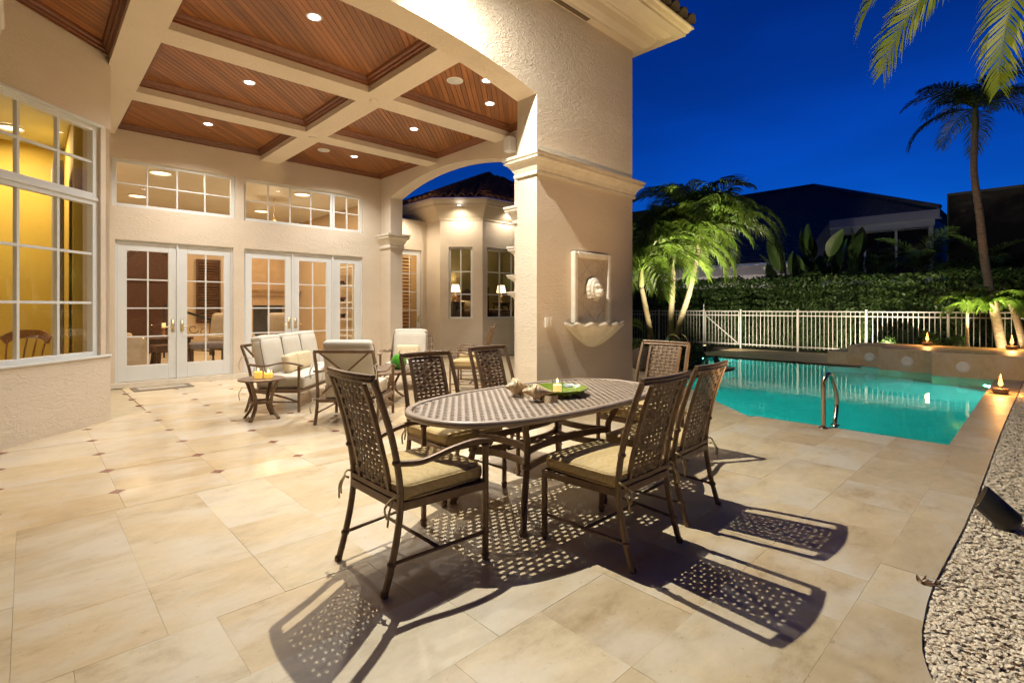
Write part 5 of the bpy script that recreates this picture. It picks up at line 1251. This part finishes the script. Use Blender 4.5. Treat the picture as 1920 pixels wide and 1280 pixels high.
def paddle_plant(loc, n, seed, label, hz=2.9):
    t = thing('bird_of_paradise',loc,0,label,'plant','broad-leaved plants above the hedge'); r = random.Random(seed)
    for i in range(n):
        az = r.uniform(0,6.28); ln = r.uniform(.15,.55); h_ = hz*r.uniform(.72,1.05); d = Vector((math.cos(az)*ln,math.sin(az)*ln,1)).normalized()
        st_ = smooth_path([(d.x*.05,d.y*.05,0),(d.x*h_*.5,d.y*h_*.5,h_*.55),(d.x*h_*1.0,d.y*h_*1.0,h_)],4)
        lf_ = MB(); lf_.tube(st_,circ(.016,6)); q = st_[-1]; e = (st_[-1]-st_[-3]).normalized(); sd = e.cross(Vector((r.uniform(-1,1),r.uniform(-1,1),.2))).normalized(); LL = r.uniform(.75,1.1); W = LL*.24
        up = sd.cross(e)
        lf_.grid(lambda u,v: q+e*LL*u+up*(-.30*u*u+.10*abs(2*v-1)*math.sin(math.pi*u))*LL*.6+sd*(2*v-1)*W*math.sin(math.pi*min(1,max(.02,u**.8)))**.75,10,6)
        lf_.build('leaf', LEAFD if i%3 else MATS['hedge_leaf'], t, True)
paddle_plant((19.75,5.9,0),17,31,'broad-leaved bird of paradise clump leaning over the hedge'); paddle_plant((20.1,4.95,0),18,37,'dense broad-leaved bird of paradise clump against the lower neighbour roof',3.2)
def bush(loc, rx, ry, rz_, n, size, m, label, name='shrub', seed=1, group=None):
    t = thing(name,loc,0,label,'shrub',group); r = random.Random(seed)
    MB().lathe([(0,.02),(.75,.05),(.86,.4),(.70,.75),(0,.9)],n=18).build('dark_core', MATS['hedge_core'], t, True).scale = (rx*.95,ry*.95,rz_)  # near-black core stands in for shade inside the shrub
    pts = []
    for i in range(n):
        a = r.uniform(0,6.283); c_ = r.uniform(.0,1); s_ = math.sqrt(1-c_*c_*.98); k = 1+.10*noise.noise(Vector((a*2,c_*3,seed)))
        pts.append(((rx*k*s_*math.cos(a),ry*k*s_*math.sin(a),rz_*k*c_),(s_*math.cos(a),s_*math.sin(a),c_)))
    mb = MB(); leaf_cloud(mb,pts,size,r); mb.build('foliage', m, t)
bush((10.75,5.75,0),.62,.62,.62,2600,.035,HEDGE,'clipped round green shrub beside the pool edge',seed=2)
bush((11.1,7.0,0),.55,.7,.55,900,.05,LEAFY,'low yellow green shrub at the foot of the small date palm',seed=3)
bush((11.9,8.3,0),.6,.6,.55,900,.05,LEAF,'low loose green shrub behind the small date palm',seed=4)
for i,(x,y,hh,ad_) in enumerate(((16.9,2.9,.55,'squat'),(16.8,2.1,.75,'tallest'),(17.0,1.55,.65,'narrow'))): bush((x,y,0),.28-.04*(ad_=='narrow'),.30,hh,260,.08,LEAFD,ad_+' dark leafy plant between spa wall and fence',seed=5+i,group='low plants by the fence')
tag(MB().rbox((0,0,.25),.34,.30,.25,.22,5).build('boulder', varied('boulder',(.10,.075,.055),(.17,.13,.10),5,.9,bstr=.5,bscale=12), None, True, loc=(9.75,6.0,0), merge=True),'brown rounded garden boulder behind the far dining chair','boulder')
bed_ = MB().prism([(11.72,7.22),(17.2,7.22),(17.2,12),(11.72,12)],-.012,.012).prism([(15.95,.2),(17.9,.2),(17.9,3.3),(15.95,3.3)],-.09,.0)
tag(bed_.build('planting_bed', SOIL), kind='structure')
# dry leaf on the terrace edge
m = MB()
for k_,(a_,l_) in enumerate(((-.5,.10),(.1,.13),(.55,.09),(1.1,.06))):
    m.grid(lambda u,v: (u*l_*math.cos(a_)-(v-.5)*.022*math.sin(math.pi*max(.08,u))*math.sin(a_)-.04, u*l_*math.sin(a_)+(v-.5)*.022*math.sin(math.pi*max(.08,u))*math.cos(a_), .006+.012*abs(v-.5)+.012*math.sin(u*5+k_)*u), 8, 4)
tag(m.build('dry_leaf', varied('dry_leaf',(.16,.08,.035),(.28,.16,.08),30,.9), None, True, loc=(3.24,.40,-.006), rot=(R(4),0,R(-35))),'curled brown dry leaf at the edge of the gravel','leaf')

# ------------------------------------------------------------------ neighbour house and screen enclosure
nh = thing('neighbour_house',(0,0,0),0,'dark hip-roofed neighbour house with white fascia behind the hedge','house')
NW = varied('neighbour_wall',(.84,.82,.82),(.88,.86,.86),3,.8)
MB().box(21.1,38,6.3,30,-.1,2.9).box(24.6,38,2.9,6.29,-.1,4.75).build('wall', NW, nh)
MB().box(20.40,20.56,6.17,30,2.62,3.02).box(20.62,21.09,6.25,30,2.05,2.79).box(20.57,21.1,6.17,30,2.80,2.84).build('lower_fascia', NW, nh)
MB().box(24.0,24.16,2.65,6.17,4.62,4.95).box(24.17,24.6,2.65,6.17,4.66,4.70).box(24.1,24.2,2.8,6.17,4.38,4.615).build('upper_fascia', NW, nh)
for i in range(3): MB().box(24.55,24.595,3.05+i*1.02,3.98+i*1.02,2.6,4.35).build('window_pane', mat('dusk_glass_%s'%'abc'[i],(.02,.02,.025),.05,spec=.9), nh)
sl_ = math.hypot(9.6,4.70); face = [(8.4,sl_),(30,sl_),(30,0),(6.17,0),(6.17,sl_*(3.6/9.6)),(2.65,sl_*(3.6/9.6))]
m = MB(); nrow = 44
def fp_(y,s,lift=0): k = s/sl_; return (20.4+9.6*k-lift*.43, y, 3.04+4.70*k+lift*.9)
def hipY(s): 
    t_ = (s-sl_*.375)/(sl_*.625); return 2.65+(8.4-2.65)*t_
for r_ in range(nrow):
    s0 = sl_*r_/nrow; s1 = sl_*(r_+1)/nrow
    ya0 = 6.17 if s0 < sl_*.375-1e-6 else hipY(s0); ya1 = ya0 if s0 < sl_*.375-1e-6 else hipY(s1)
    m.add([fp_(ya0,s0,.045),fp_(30,s0,.045),fp_(30,s1,0),fp_(ya1,s1,0),fp_(ya0,s0,-.01),fp_(30,s0,-.01)],[(0,3,2,1),(4,0,1,5)])
m.add([(30,8.4,7.74),(24,2.65,4.98),(36,2.65,4.98)],[(0,1,2)]); m.add([(20.36,6.165,3.06),(24.3,6.165,5.05),(24.3,6.165,2.6),(20.36,6.165,2.6)],[(0,1,2,3)])
m.build('roof', SHINGLE, nh)
MB().tube([(30,8.4,7.78),(30,30,7.78)],circ(.10,8)).tube([(30,8.4,7.78),(24,2.65,5.02)],circ(.09,8)).build('ridge_cap', SHINGLE, nh, True)
se = thing('screen_enclosure',(20.6,0,0),0,'dark mesh pool screen enclosure beside the neighbour house','enclosure')
MESHM = mat('dark_mesh',(.012,.010,.012),.9)
for i in range(6):
    y1 = 2.10-i*1.9; MB().box(.02,.03,y1-1.86,y1-.04,0,2.4).build('mesh_panel', MESHM, se); MB().box(.02,.03,y1-1.86,y1-.04,2.46,4.8).build('mesh_panel', MESHM, se)
    MB().box(0,.05,y1-.04,y1,0,4.8).build('upright', BLACK, se)
MB().box(0,.05,-9.4,2.1,4.80,4.88).box(0,.05,-9.4,2.1,2.402,2.458).build('beam', BLACK, se)
MB().box(.05,8,-9.4,2.1,4.80,4.84).build('roof_mesh', MESHM, se); MB().box(.05,8,2.06,2.1,0,4.8).build('side_mesh', MESHM, se)
